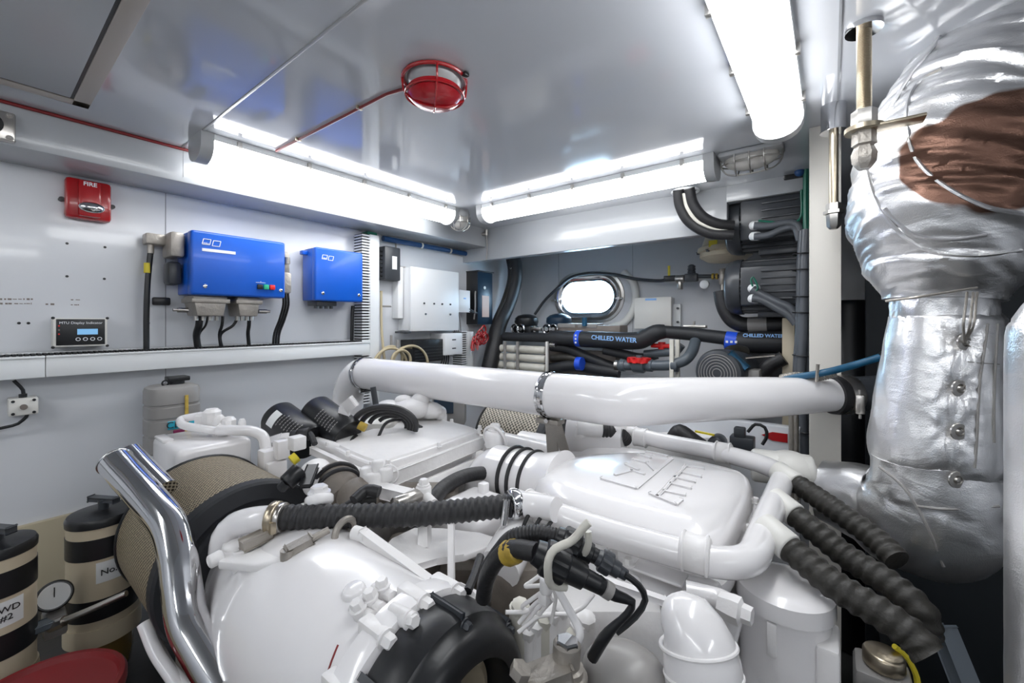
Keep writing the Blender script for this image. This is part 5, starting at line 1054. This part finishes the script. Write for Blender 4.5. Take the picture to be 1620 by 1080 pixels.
# steel bits bottom centre
b = B(); p = D(896, 1040, .57); b.lathe(p, (0, .1, 1), [(-.12, .030), (-.02, .030), (-.018, .024), (-.01, .024), (-.008, .019), (.018, .019), (.021, .016)], 24); part(E, 'sensor_boss', b, 'castalu')
b = B(); b.lathe(D(897, 1020, .57), (0, .1, 1), [(-.010, .016), (.006, .0165), (.008, .014)], 6); part(E, 'hex_plug', b, 'chrome')
b = B(); p = D(990, 1075, .60); b.sphere(p, .055, (1.2, 1, .8)); b.cyl(p+V((0, 0, -.1)), p+V((0, 0, -.02)), .06, n=28); part(E, 'starter_dome', b, 'greycan')
b = B(); b.cyl(D(820, 1068, .54), D(826, 1055, .54), .014, n=6); b.bar(D(835, 1080, .55), D(900, 1055, .56), .03, .02, .004); part(E, 'clamp_bolt', b, 'castalu')
b = B(); b.box(D(1010, 1035, .68)-V((.02, .02, .06)), D(1010, 1035, .68)+V((.02, .02, .0)), .004); part(E, 'pump_flange', b, 'cream')
blk('front_casting', 870, 965, 1060, 1110, .76, .1, 'paint_rough', .03)
# white oil pipes rising at the lower left
for k in range(3):
    b = B(); b.pipe([D(228+k*9, 985+k*18, .92), D(245+k*10, 1030+k*14, .9), D(300+k*12, 1110, .86)], .013, n=12); part(E, 'oil_pipe', b, 'paint')
# ================================================================ HOSES ON THE ENGINE
b = B(); b.tube([D(446, 818, .89), D(560, 816, .90), D(680, 812, .92), D(808, 799, .945)], .0245, n=24, corr=(.0155, .07), twist=1); solo('coolant_hose', 'black ribbed hose running level across the middle of the engine', 'hose', b, 'rubber', 'black ribbed coolant hoses', sharp=80)
for (P, lab) in (([(1256, 762, 1.12), (1280, 778, 1.08), (1330, 812, 1.0), (1385, 852, .93), (1420, 886, .88)], 'black ribbed hose leaving the rail furthest back, nearest the silver jacket'),
                 ([(1254, 812, .97), (1282, 834, .93), (1340, 880, .87), (1410, 925, .80), (1455, 965, .76), (1462, 1000, .76)], 'middle one of the three black ribbed hoses sloping down to the right'),
                 ([(1244, 862, .82), (1270, 884, .79), (1320, 925, .74), (1390, 968, .69), (1440, 1003, .66), (1470, 1035, .64)], 'black ribbed hose nearest the lens, passing over the white canister')):
    b = B(); b.tube([D(*p) for p in P], .0255, n=24, corr=(.019, .07), twist=1); solo('coolant_hose', lab, 'hose', b, 'oldrubber', 'black ribbed coolant hoses', sharp=80)
    b = B(); a, c = D(*P[0]), D(*P[1]); d_ = (c-a).normalized(); b.cyl(a-d_*.055, a+d_*.008, .0285, n=24, bev=.003); part(E, 'hose_sleeve', b, 'offwhite')
# ================================================================ THE BIG WHITE CHARGE PIPE
t = thing('charge_pipe', 'big glossy white pipe crossing the room above the engine', 'pipe', (-.8, 1.2, 1.1))
A0 = V((-1.97, 1.19, EYE-.60)); A1 = V((-1.97, 1.19, EYE-.42)); A2 = V((-1.90, 1.19, EYE-.29)); A3 = V((-1.78, 1.19, EYE-.255))
Bm = D(975, 636, 1.30); Be = D(1322, 624, 1.36)
P = [A0, A1]
for i in range(1, 8): a = pi/2*i/8; P.append(V((-1.97+.17*(1-cos(a)), 1.19, EYE-.42+.167*sin(a))))
P += [A3, A3.lerp(Bm, .33), A3.lerp(Bm, .66), Bm+V((-.05, -.001, 0))]
P += [Bm+(Be-Bm)*.06, Bm.lerp(Be, .35), Bm.lerp(Be, .68), Be]
rr = [.075]*(len(P)-4)+[.075, .070, .064, .052]
b = B(); b.tube(P, rr, n=40, step=.03); part(t, 'pipe', b, 'paint')
b = B(); q = A3.lerp(Bm, .0)
def band(p, ax, r_, name='pipe_clamp', m='chrome', w_=.016):
    b = B(); ax = V(ax).normalized(); b.lathe(p, ax, [(-w_, r_), (-w_, r_+.004), (-w_*.5, r_+.005), (-w_*.45, r_+.0015), (w_*.45, r_+.0015), (w_*.5, r_+.005), (w_, r_+.004), (w_, r_)], 40, cap=False)
    sd = V((0, 0, -1)); b.cyl(p+sd*(r_+.01)-V((0, .03, 0)), p+sd*(r_+.01)+V((0, .03, 0)), .008, n=10); return part(t, name, b, m)
q = Y(578, 592, 1.19); q.z = P[9].z; q = A3.lerp(Bm, (q.x-A3.x)/(Bm.x-A3.x)); band(q, (1, 0, 0), .0755)
q = Y(868, 620, 1.21); q = A3.lerp(Bm, (q.x-A3.x)/(Bm.x-A3.x)); band(q, (1, 0, 0), .0755)
b = B(); b.bar(q-V((0, 0, .08)), q-V((0, -.02, .24)), .04, .008, .002, up=(0, 1, 0)); b.bar(q-V((-.02, 0, .08)), q-V((-.06, -.02, .24)), .03, .006, .002, up=(0, 1, 0)); b.box(q-V((.05, .02, .10)), q-V((-.04, -.03, .082)), .004); part(t, 'support_bracket', b, 'castalu')
b = B(); q = Be; ax = (Be-Bm).normalized(); b.lathe(q-ax*.0, ax, [(-.018, .050), (-.018, .062), (.0, .064), (.01, .060)], 36); part(t, 'rubber_sleeve', b, 'rubber')
b = B(); b.lathe(q+ax*.01, ax, [(0, .055), (0, .062), (.012, .064), (.03, .064), (.04, .062), (.042, .05)], 36); u_, v_ = frame_of(ax); q2 = q+ax*.03+F*-.062+V((0, 0, -.02)); b.box(q2-V((.012, .012, .03)), q2+V((.012, .012, .03)), .004); b.cyl(q2-V((0, 0, .045)), q2+V((0, 0, .045)), .004, n=8); part(t, 'band_clamp', b, 'steel')
b = B(); b.lathe(q+ax*.04, ax, [(0, .055), (.12, .058), (.24, .062)], 36); part(t, 'dark_coupling', b, 'charcoal')
b = B(); b.tube([D(1235, 602, 1.40), D(1262, 596, 1.36), D(1300, 590, 1.30), D(1345, 579, 1.28), D(1392, 565, 1.25)], .011, n=14, step=.01); 
solo('striped_hose', 'blue hose resting along the top of the white pipe', 'hose', b, 'sky_blue')
b = B(); b.tube([D(1236, 598, 1.42), D(1258, 594, 1.38), D(1296, 596, 1.33), D(1322, 590, 1.3)], .012, n=10, corr=(.006, .1)); b.bar(D(1292, 604, 1.3), D(1294, 576, 1.3), .008, .006, .001, up=F); solo('hose_wrap', 'worn brown-grey wrapped line beneath the blue hose', 'hose', b, 'castalu')
# ================================================================ AIR FILTERS
def air_filter(lab, x0, x1, y, z, r_, m):
    t = thing('air_filter', lab, 'air filter', (x0, y, z), 'mesh drum air filters')
    b = B(); b.lathe((x0+.01, y, z), (1, 0, 0), [(0, r_*.95), (.002, r_)]+[(q*(x1-x0-.02), r_) for q in (.25, .5, .75)]+[(x1-x0-.03, r_), (x1-x0-.02, r_*.95)], 72); part(t, 'mesh_drum', b, m)
    b = B(); b.torus((x0+.008, y, z), (1, 0, 0), r_-.001, .006, 72, 8); b.lathe((x0, y, z), (1, 0, 0), [(0, r_*.2), (0, r_*.96), (.012, r_*.98)], 60); part(t, 'back_rim', b, 'black')
    b = B(); b.lathe((x1-.03, y, z), (1, 0, 0), [(0, r_*.98), (0, r_*1.02), (.028, r_*1.02), (.034, r_*.99), (.036, r_*.80), (.028, r_*.76), (.026, r_*.70), (.034, r_*.66), (.034, r_*.05)], 72); part(t, 'end_ring', b, 'foam'); return t
air_filter('large mesh drum air filter behind the chrome pipe at the left', -1.51, -1.15, .43, EYE-.60, .19, 'filter_mesh')
air_filter('mesh drum air filter half hidden below the big white pipe', -1.30, -.94, 1.58, EYE-.55, .17, 'filter_mesh_far')
# ================================================================ OIL FILTERS
for (A_, B__, lab) in (((444, 664, 1.52), (478, 690, 1.47), 'black spin-on filter with a white label patch, the left of the pair'), ((503, 654, 1.56), (537, 680, 1.51), 'black spin-on filter with white print, the right of the pair')):
    a, c = D(*A_), D(*B__); ax = (c-a).normalized(); t = thing('oil_filter', lab, 'oil filter', c, 'black spin-on filters')
    b = B(); b.lathe(a-ax*.03, ax, [(0, .02), (.001, .045), (.006, .058), (.018, .065), (.15, .065), (.19, .066), (.2, .06)], 40); part(t, 'canister', b, 'navy' if 0 else 'black')
    u, v = frame_of(ax); best = max((V((cos(q/20*pi), sin(q/20*pi), 0)) for q in range(40)), key=lambda d: -((u*d.x+v*d.y).dot(a-C0)))
    nn = (u*best.x+v*best.y); sdv = ax.cross(nn)
    if 'patch' in lab:
        b = B(); rs = []
        for h_ in (.012, .045): rs.append([a+ax*h_+(nn*cos(w)+sdv*sin(w))*.0658 for w in [(-.2+.9*i/8) for i in range(9)]])
        bm_ = b.bm; vr = [[bm_.verts.new(p) for p in r] for r in rs]
        for i in range(8): bm_.faces.new((vr[0][i], vr[0][i+1], vr[1][i+1], vr[1][i]))
        part(t, 'label_patch', b, 'label')
    b = B()
    for k in range(7):
        w0 = -.4+random.random()*.2; h_ = .055+k*.014
        for i in range(5): w = w0+i*.14; p = a+ax*h_+(nn*cos(w)+sdv*sin(w))*.0655; b.bar(p, a+ax*h_+(nn*cos(w+.10)+sdv*sin(w+.10))*.0655, .0035, .001, 0, up=nn)
    part(t, 'print', b, 'greycan')
# ================================================================ SILVER EXHAUST JACKET
def nz(p, s): return noise.noise(p*s)
def foil_tube(P, rad, amp=.03, n=120, step=.010, dimples=(), fold=1.0, seed=0, sq=(1, 1), hoop=0, tf=1.6, sw=0):
    pts, par = catmull(P, step); b = B(); rs = []; u = None; Lh = 0; off = V((seed*3.1, seed*1.7, seed))
    for i, p in enumerate(pts):
        a = (pts[min(i+1, len(pts)-1)]-pts[max(i-1, 0)]).normalized()
        if u is None: u = V((0, -1, 0)) if abs(a.y) < .7 else V((0, 0, 1))
        u = (u-a*u.dot(a)).normalized(); v = a.cross(u)
        if i: Lh += (p-pts[i-1]).length
        q = par[i]*(len(rad)-1); k = min(int(q), len(rad)-2); f = q-k; f = f*f*(3-2*f); rr = rad[k]+(rad[k+1]-rad[k])*f
        ring = []
        for j in range(n):
            th = 2*pi*j/n; d = u*cos(th)*sq[0]+v*sin(th)*sq[1]; p0 = p+d*rr
            w = V((cos(th)*tf, sin(th)*tf, (Lh+sw*sin(th+1))*9*fold))+off
            r1 = 1-abs(noise.noise(w*1.3))*2; r2 = 1-abs(noise.noise(w*2.9+V((7, 3, 1))))*2; r3 = noise.noise(w*6.5)
            dd = amp*(.55*r1+.35*r2+.18*r3)+hoop*sin(Lh*60+2*noise.noise(w))
            for (c, rad_, dep) in dimples:
                dv = p0-c; L = dv.length
                if L < rad_*4:
                    dd -= dep*math.exp(-(L/rad_)**2); ang = atan2(dv.z, dv.dot(v)); dd += dep*.25*sin(ang*9+seed)*math.exp(-((L-rad_*1.4)/rad_)**2)
            ring.append(p0+d*dd*rr/.15*.6 if not dimples else p0+d*dd)
        rs.append(ring)
    b.rings(rs); return b
J = thing('exhaust_jacket', 'huge crinkled silver heat-jacketed exhaust pipe on the right', 'exhaust pipe', D(1480, 900, 1.0)-V((0, 0, .4)))
s_ = 1.0
up = [D(1780, -190, 1.02), D(1705, -40, 1.02), D(1610, 110, 1.0), D(1530, 230, 1.0), D(1500, 340, 1.0), D(1492, 420, 1.0), D(1488, 475, 1.0)]
b = foil_tube(up, [.215, .205, .195, .192, .185, .145, .10], .020, dimples=(), seed=3, fold=2.1, tf=.55, sw=.06, step=.006, n=160)
ctr = D(1512, 245, .70); 

br = D(1520, 235, .86)
br = D(1562, 245, .86); UT = skin_of(b); foil_patch(tuple(br-ORG[J.name]), .130, .125)
part(J, 'upper_jacket', b, 'foil_patch', sharp=60)
btn = [D(1524, 541, .905), D(1515, 614, .895), D(1514, 682, .885), D(1510, 757, .885)]
b = foil_tube([D(1490, 438, 1.0), D(1490, 470, 1.0), D(1490, 512, 1.0)], [.098, .088, .090], .008, seed=5, dimples=((D(1530, 480, .88), .02, .006),)); part(J, 'neck_jacket', b, 'foil', sharp=60)
col = [D(1494, 497, 1.0), D(1494, 503, 1.0), D(1490, 560, 1.0), D(1484, 640, 1.0), D(1478, 710, 1.0), D(1478, 765, 1.0)]
b = foil_tube(col, [.078, .098, .106, .116, .122, .105], .0035, seed=1, fold=.5, tf=1.6, dimples=[(p, .024, .010) for p in btn]); CT = skin_of(b); part(J, 'column_jacket', b, 'foil', sharp=60)
b = B()
for pts in ([(1490, 108), (1455, 128), (1437, 160), (1436, 205), (1452, 255), (1495, 295), (1555, 325), (1615, 338)], [(1375, 225), (1372, 262), (1388, 320), (1424, 368), (1470, 396), (1540, 404), (1615, 396)], [(1503, 20), (1480, 70), (1440, 120), (1410, 170)], [(1400, 330), (1420, 352), (1450, 372), (1500, 380), (1560, 372)]): seam_on(b, UT, pts, .0045)
part(J, 'stitched_seam', b, 'foil')
btn = [(on(CT, px, py, .002)[0] or p) for (px, py), p in zip(((1524, 541), (1515, 614), (1514, 682), (1510, 757)), btn)]
for p in btn:
    b = B(); ax = -F; q = p; b.lathe(q+ax*.006, ax, [(-.004, .018), (-.001, .0175), (.000, .010), (-.003, .008), (.002, .005), (.003, .001)], 20); part(J, 'lacing_button', b, 'steel')
seam = [D(1573, 520, .91), D(1560, 600, .89), D(1553, 680, .88), D(1548, 750, .90)]
b = B(); seam_on(b, CT, [(1562, 512), (1556, 560), (1550, 600), (1547, 650), (1545, 700), (1542, 740)], .0022); seam_on(b, CT, [(1578, 512), (1575, 560), (1573, 600), (1572, 650), (1572, 700)], .0022); seam_on(b, CT, [(1530, 572), (1550, 574), (1580, 576)], .0012); part(J, 'stitched_seam', b, 'greycan')
b = B()
for (a, c) in ((btn[1], D(1590, 565, .95)), (btn[2], D(1590, 655, .95)), (btn[0], D(1600, 600, .96))): b.tube([a+V((0, -.01, 0)), a.lerp(c, .5)+V((0, -.02, -.005)), c], .0018, n=6)
for dx in (-6, 4, 10): b.tube([btn[0]+V((0, -.01, 0)), D(1530+dx, 515, .85), D(1534+dx, 480, .86), D(1536+dx, 462, .87)], .0022, n=6)
b.tube([D(1402, 476, .93), D(1450, 470, .87), D(1500, 462, .86), D(1545, 455, .87)], .0028, n=6); part(J, 'lacing_wire', b, 'castalu')
b = foil_tube([D(1472, 716, 1.0), D(1482, 775, 1.0), D(1468, 815, 1.02), D(1420, 815, 1.10), D(1360, 792, 1.18), D(1300, 775, 1.25)], [.110, .125, .135, .125, .10, .085], .012, seed=9, fold=1.0, tf=1.2); LT = skin_of(b); part(J, 'elbow_jacket', b, 'foil', sharp=60)
b = B(); seam_on(b, LT, [(1392, 738), (1425, 765), (1450, 800), (1475, 850), (1492, 895)], .003); seam_on(b, LT, [(1450, 800), (1500, 805), (1580, 800)], .003); part(J, 'stitched_seam', b, 'greycan')
# near silver column at the picture edge
q = D(1735, 700, .52); top = D(1735, 440, .52)
b = foil_tube([V((q.x, q.y, .2)), V((q.x, q.y, .7)), V((q.x, q.y, 1.2)), V((q.x, q.y, top.z-.10)), V((q.x, q.y, top.z-.05)), V((q.x, q.y, top.z-.02)), V((q.x, q.y, top.z))], [.075, .075, .075, .075, .068, .052, .02], .002, seed=4)
solo('jacketed_pipe', 'slim silver jacketed pipe cut by the right edge, closest to the lens', 'exhaust pipe', b, 'foil')
# dark things in the space behind the jacket
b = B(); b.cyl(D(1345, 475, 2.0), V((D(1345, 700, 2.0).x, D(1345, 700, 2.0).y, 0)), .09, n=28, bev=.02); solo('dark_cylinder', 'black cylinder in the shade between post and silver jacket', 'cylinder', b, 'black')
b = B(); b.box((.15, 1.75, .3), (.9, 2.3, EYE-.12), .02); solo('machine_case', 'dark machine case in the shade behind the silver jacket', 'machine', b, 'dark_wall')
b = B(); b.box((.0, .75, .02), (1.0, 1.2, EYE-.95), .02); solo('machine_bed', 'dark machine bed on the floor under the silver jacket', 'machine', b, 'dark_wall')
# small fitting lower right
t = thing('drain_pump', 'small metal pump with a brass neck at the lower right of the engine', 'pump', D(1400, 1120, .8))
b = B(); p = D(1398, 1030, .80); b.cyl(p, p-V((0, 0, .03)), .032, n=24, bev=.005); part(t, 'neck', b, 'brass')
b = B(); b.box(p+V((-.045, -.04, -.14)), p+V((.04, .04, -.03)), .01); part(t, 'body', b, 'greycan')
b = B(); b.tube([D(1415, 1022, .8), D(1435, 1040, .8), D(1450, 1070, .8), D(1452, 1100, .8)], .005, n=8); part(t, 'earth_wire', b, 'yellow')
b = B(); b.bar(D(1490, 990, .9), D(1530, 1090, .85), .03, .03, .004); solo('support_leg', 'dull steel leg in the dark lower right corner', 'support', b, 'greypvc')
# ================================================================ CHROME HANDRAIL
b = B(); b.tube([D(182, 730, .99), D(203, 754, .965), D(240, 795, .92), D(268, 832, .885), D(282, 880, .85), D(288, 930, .82), D(298, 985, .79), D(322, 1030, .76), D(360, 1090, .72)], .033, n=40, step=.012)
b.torus(D(182, 730, .99), D(203, 754, .965)-D(182, 730, .99), .032, .003, 36, 8)
solo('chrome_pipe', 'long bent chrome pipe in front of the mesh drum filter', 'pipe', b, 'chrome', sharp=60)
b = B(); b.tube([D(205, 716, 1.12), D(232, 745, 1.09), D(262, 775, 1.06)], .027, n=32); solo('chrome_pipe', 'short chrome pipe end behind the long bent one', 'pipe', b, 'chrome', sharp=60)
# ================================================================ LEFT LOW: coolant bottle, canisters, lid
c = X(272, 660, -1.98); t = thing('coolant_bottle', 'grey ribbed plastic bottle with a black cap under the cable duct', 'bottle', c)
zt = X(272, 614, -1.98).z; zb = X(272, 722, -1.98).z; w0 = X(241, 660, -1.98).y; w1 = X(327, 660, -1.98).y; hw = (w1-w0)/2; cy = (w0+w1)/2
def ov(z, k, n=56):
    return [V((-2.09+.085*k*(abs(sin(2*pi*j/n))**.6)*(1 if sin(2*pi*j/n) > 0 else -1), cy+hw*k*(abs(cos(2*pi*j/n))**.6)*(1 if cos(2*pi*j/n) > 0 else -1), z)) for j in range(n)]
H = zt-zb
lv = [(zb, .9), (zb+.01, 1.0)]
for k in (.26, .52, .72): lv += [(zb+H*(k-.025), 1.0), (zb+H*(k-.012), .955), (zb+H*(k+.012), .955), (zb+H*(k+.025), 1.0)]
lv += [(zt-.02, 1.0), (zt-.006, .95), (zt, .8), (zt+.004, .5)]
b = B(); b.rings([ov(z, k) for z, k in lv]); part(t, 'bottle', b, 'greycan')
b = B(); b.cyl((-2.08, cy+.012, zt), (-2.08, cy+.012, zt+.022), .026, n=24); b.box((-2.11, cy-.02, zt+.016), (-2.05, cy+.05, zt+.034), .004); b.torus((-2.06, cy-.028, zt+.012), (1, 0, 0), .010, .003, 16, 6); part(t, 'cap', b, 'black')
b = B(); b.box((-2.006, cy-hw*.4, zb+H*.38), (-2.001, cy+hw*.9, zb+H*.50), .001); o = part(t, 'label', b, 'cyan')
text(o, 'lettering', 'CBS', (-2.0005, cy-.01, zb+H*.44), LWX, LWY, .034, 'txt_black')
b = B(); b.box((-2.006, cy-hw*.2, zb+H*.22), (-2.001, cy+hw*.9, zb+H*.36), .001); part(t, 'lower_label', b, 'magenta')
b = B(); b.box((-2.004, cy+hw*.22, zb-.01), (-1.998, cy+hw*.36, zt-.035), .002); part(t, 'yellow_strap', b, 'gold')
def canister(lab, px, pyt, s_, r_, txt):
    p = D(px, pyt, s_); t = thing('filter_canister', lab, 'filter canister', (p.x, p.y, p.z-.32), 'cream fuel filter canisters with black bands')
    H = .27
    b = B(); b.cyl(p, p-V((0, 0, H)), r_, n=48); part(t, 'body', b, 'cream')
    b = B(); b.lathe(p, (0, 0, 1), [(-.008, r_*1.03), (.006, r_*1.04), (.014, r_*.98), (.018, r_*.6), (.02, r_*.1)], 48); o = part(t, 'lid', b, 'black')
    b = B(); b.cyl(p+V((0, 0, .015)), p+V((0, 0, .045)), .012, n=12); b.bar(p+V((-.035, -.02, .045)), p+V((.035, .02, .045)), .014, .012, .003); part(o, 't_handle', b, 'charcoal')
    for k, m in ((.13, 'black'), (.62 if 'left' in lab else .72, 'black')):
        b = B(); b.cyl(p-V((0, 0, H*k)), p-V((0, 0, H*(k+.20))), r_*1.02, n=48); part(t, 'band', b, m)
    b = B(); n = 8; nn = (C0-p); nn.z = 0; nn.normalize(); nn = (nn+R*.25).normalized(); sd = V((-nn.y, nn.x, 0)); rs = []
    for z_ in (-H*.36, -H*.56): rs.append([p+(nn*cos(w)+sd*sin(w))*(r_*1.006)+V((0, 0, z_)) for w in [(-.35+.9*i/8) for i in range(9)]])
    vr = [[b.bm.verts.new(q) for q in r] for r in rs]
    for i in range(8): b.bm.faces.new((vr[0][i], vr[0][i+1], vr[1][i+1], vr[1][i]))
    o = part(t, 'label', b, 'label'); w = .1; q = p+(nn*cos(w)+sd*sin(w))*(r_*1.02)+V((0, 0, -H*.46)); text(o, 'lettering', txt, q, (sd*cos(w)-nn*sin(w)), (0, 0, 1), r_*.30, 'txt_black')
    b = B(); q = p-V((0, 0, H)); b.lathe(q, (0, 0, -1), [(0, r_*1.05), (.02, r_*1.08), (.045, r_*1.08), (.05, r_*.9)], 48); part(t, 'collar', b, 'brass' if 'right' in lab else 'cream')
    b = B(); b.lathe(q-V((0, 0, .05)), (0, 0, -1), [(0, r_*.85), (.05, r_*.85), (.10, r_*.75), (.14, r_*.4), (.15, .02)], 40); part(t, 'bowl', b, 'amber')
    return t
canister('cream canister with black bands and lid at the left edge', -6, 868, .92, .060, 'FWD\n#2')
canister('cream canister with black bands half hidden by the mesh drum filter', 164, 815, 1.15, .073, 'No. 2')
p = D(86, 942, 1.02); t = thing('pressure_gauge', 'small round gauge between the two cream canisters', 'gauge', p)
ax = (C0-p).normalized(); b = B(); b.lathe(p, ax, [(-.03, .02), (-.025, .034), (0, .034), (.004, .031)], 32); part(t, 'case', b, 'black')
b = B(); b.cyl(p+ax*.003, p+ax*.005, .028, n=32); part(t, 'dial', b, 'label')
b = B(); b.bar(p+ax*.006+V((0, 0, -.006)), p+ax*.006+V((0, 0, .02)), .002, .001, 0, up=ax); part(t, 'needle', b, 'txt_black')
b = B(); b.box(p-V((.03, .02, .09)), p+V((.03, .02, -.04)), .006); part(t, 'valve_block', b, 'greycan')
b = B(); b.tube([D(78, 990, .98), D(140, 965, 1.0), D(200, 938, 1.02)], .007, n=10); b.cyl(D(80, 992, .98), D(102, 982, .985), .012, n=8); solo('steel_rod', 'thin steel rod running below the right-hand cream canister', 'rod', b, 'steel')
b = B(); a = D(0, 1012, .9); b.bar(D(-60, 1040, .86), D(78, 985, .98), .03, .012, .002); solo('drip_tray_edge', 'dark tray edge below the left cream canister', 'tray', b, 'greypvc')
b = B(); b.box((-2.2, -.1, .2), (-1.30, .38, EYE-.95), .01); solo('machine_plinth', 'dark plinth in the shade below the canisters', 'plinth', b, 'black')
p = D(52, 1122, .80); t = thing('bucket', 'dark red bucket with a rimmed lid in the bottom left corner', 'bucket', p-V((0, 0, .25)))
b = B(); b.lathe(p, (0, 0, -1), [(.0, .125), (.02, .128), (.25, .11)], 56); part(t, 'pail', b, 'bucket')
b = B(); b.lathe(p+V((0, 0, .0)), (0, 0, 1), [(-.02, .13), (-.004, .134), (.010, .134), (.016, .130), (.016, .122), (.006, .118), (.002, .11), (.002, .01)], 64); o = part(t, 'lid', b, 'bucket')
b = B(); q = p+V((.05, -.03, .004)); b.tube([q, q+R*.02+F*.015, q+R*.05+F*.03], .006, n=10); part(o, 'lid_tab', b, 'label')
# small holes and stains on the left wall where fittings once sat
for k, (px, py) in enumerate(((106, 385), (166, 391), (106, 437), (165, 441), (30, 511), (45, 511), (235, 511))):
    q = X(px, py, WX); b = B(); b.cyl(q+V((-.002, 0, 0)), q+V((.0015, 0, 0)), .0045, n=10); solo('screw_hole', 'small dark screw hole in the bare stretch of the left wall', 'hole', b, 'black', 'old screw holes in the left wall')
b = B()
for (px0, px1, py) in ((0, 52, 473), (0, 50, 480), (72, 86, 481), (112, 127, 474), (112, 125, 482)):
    x_ = px0
    while x_ < px1:
        w_ = random.uniform(2, 7); a, c = X(x_, py, WX), X(min(x_+w_, px1), py, WX); hh = random.uniform(.001, .0035); b.box((WX-.001, a.y, a.z-hh), (WX+.0008, c.y, a.z+hh), 0); x_ += w_+random.uniform(.5, 4)
o = solo('adhesive_residue', 'dark streaks of old adhesive left on the left wall', 'stain', b, 'brownbox', kind='stuff')
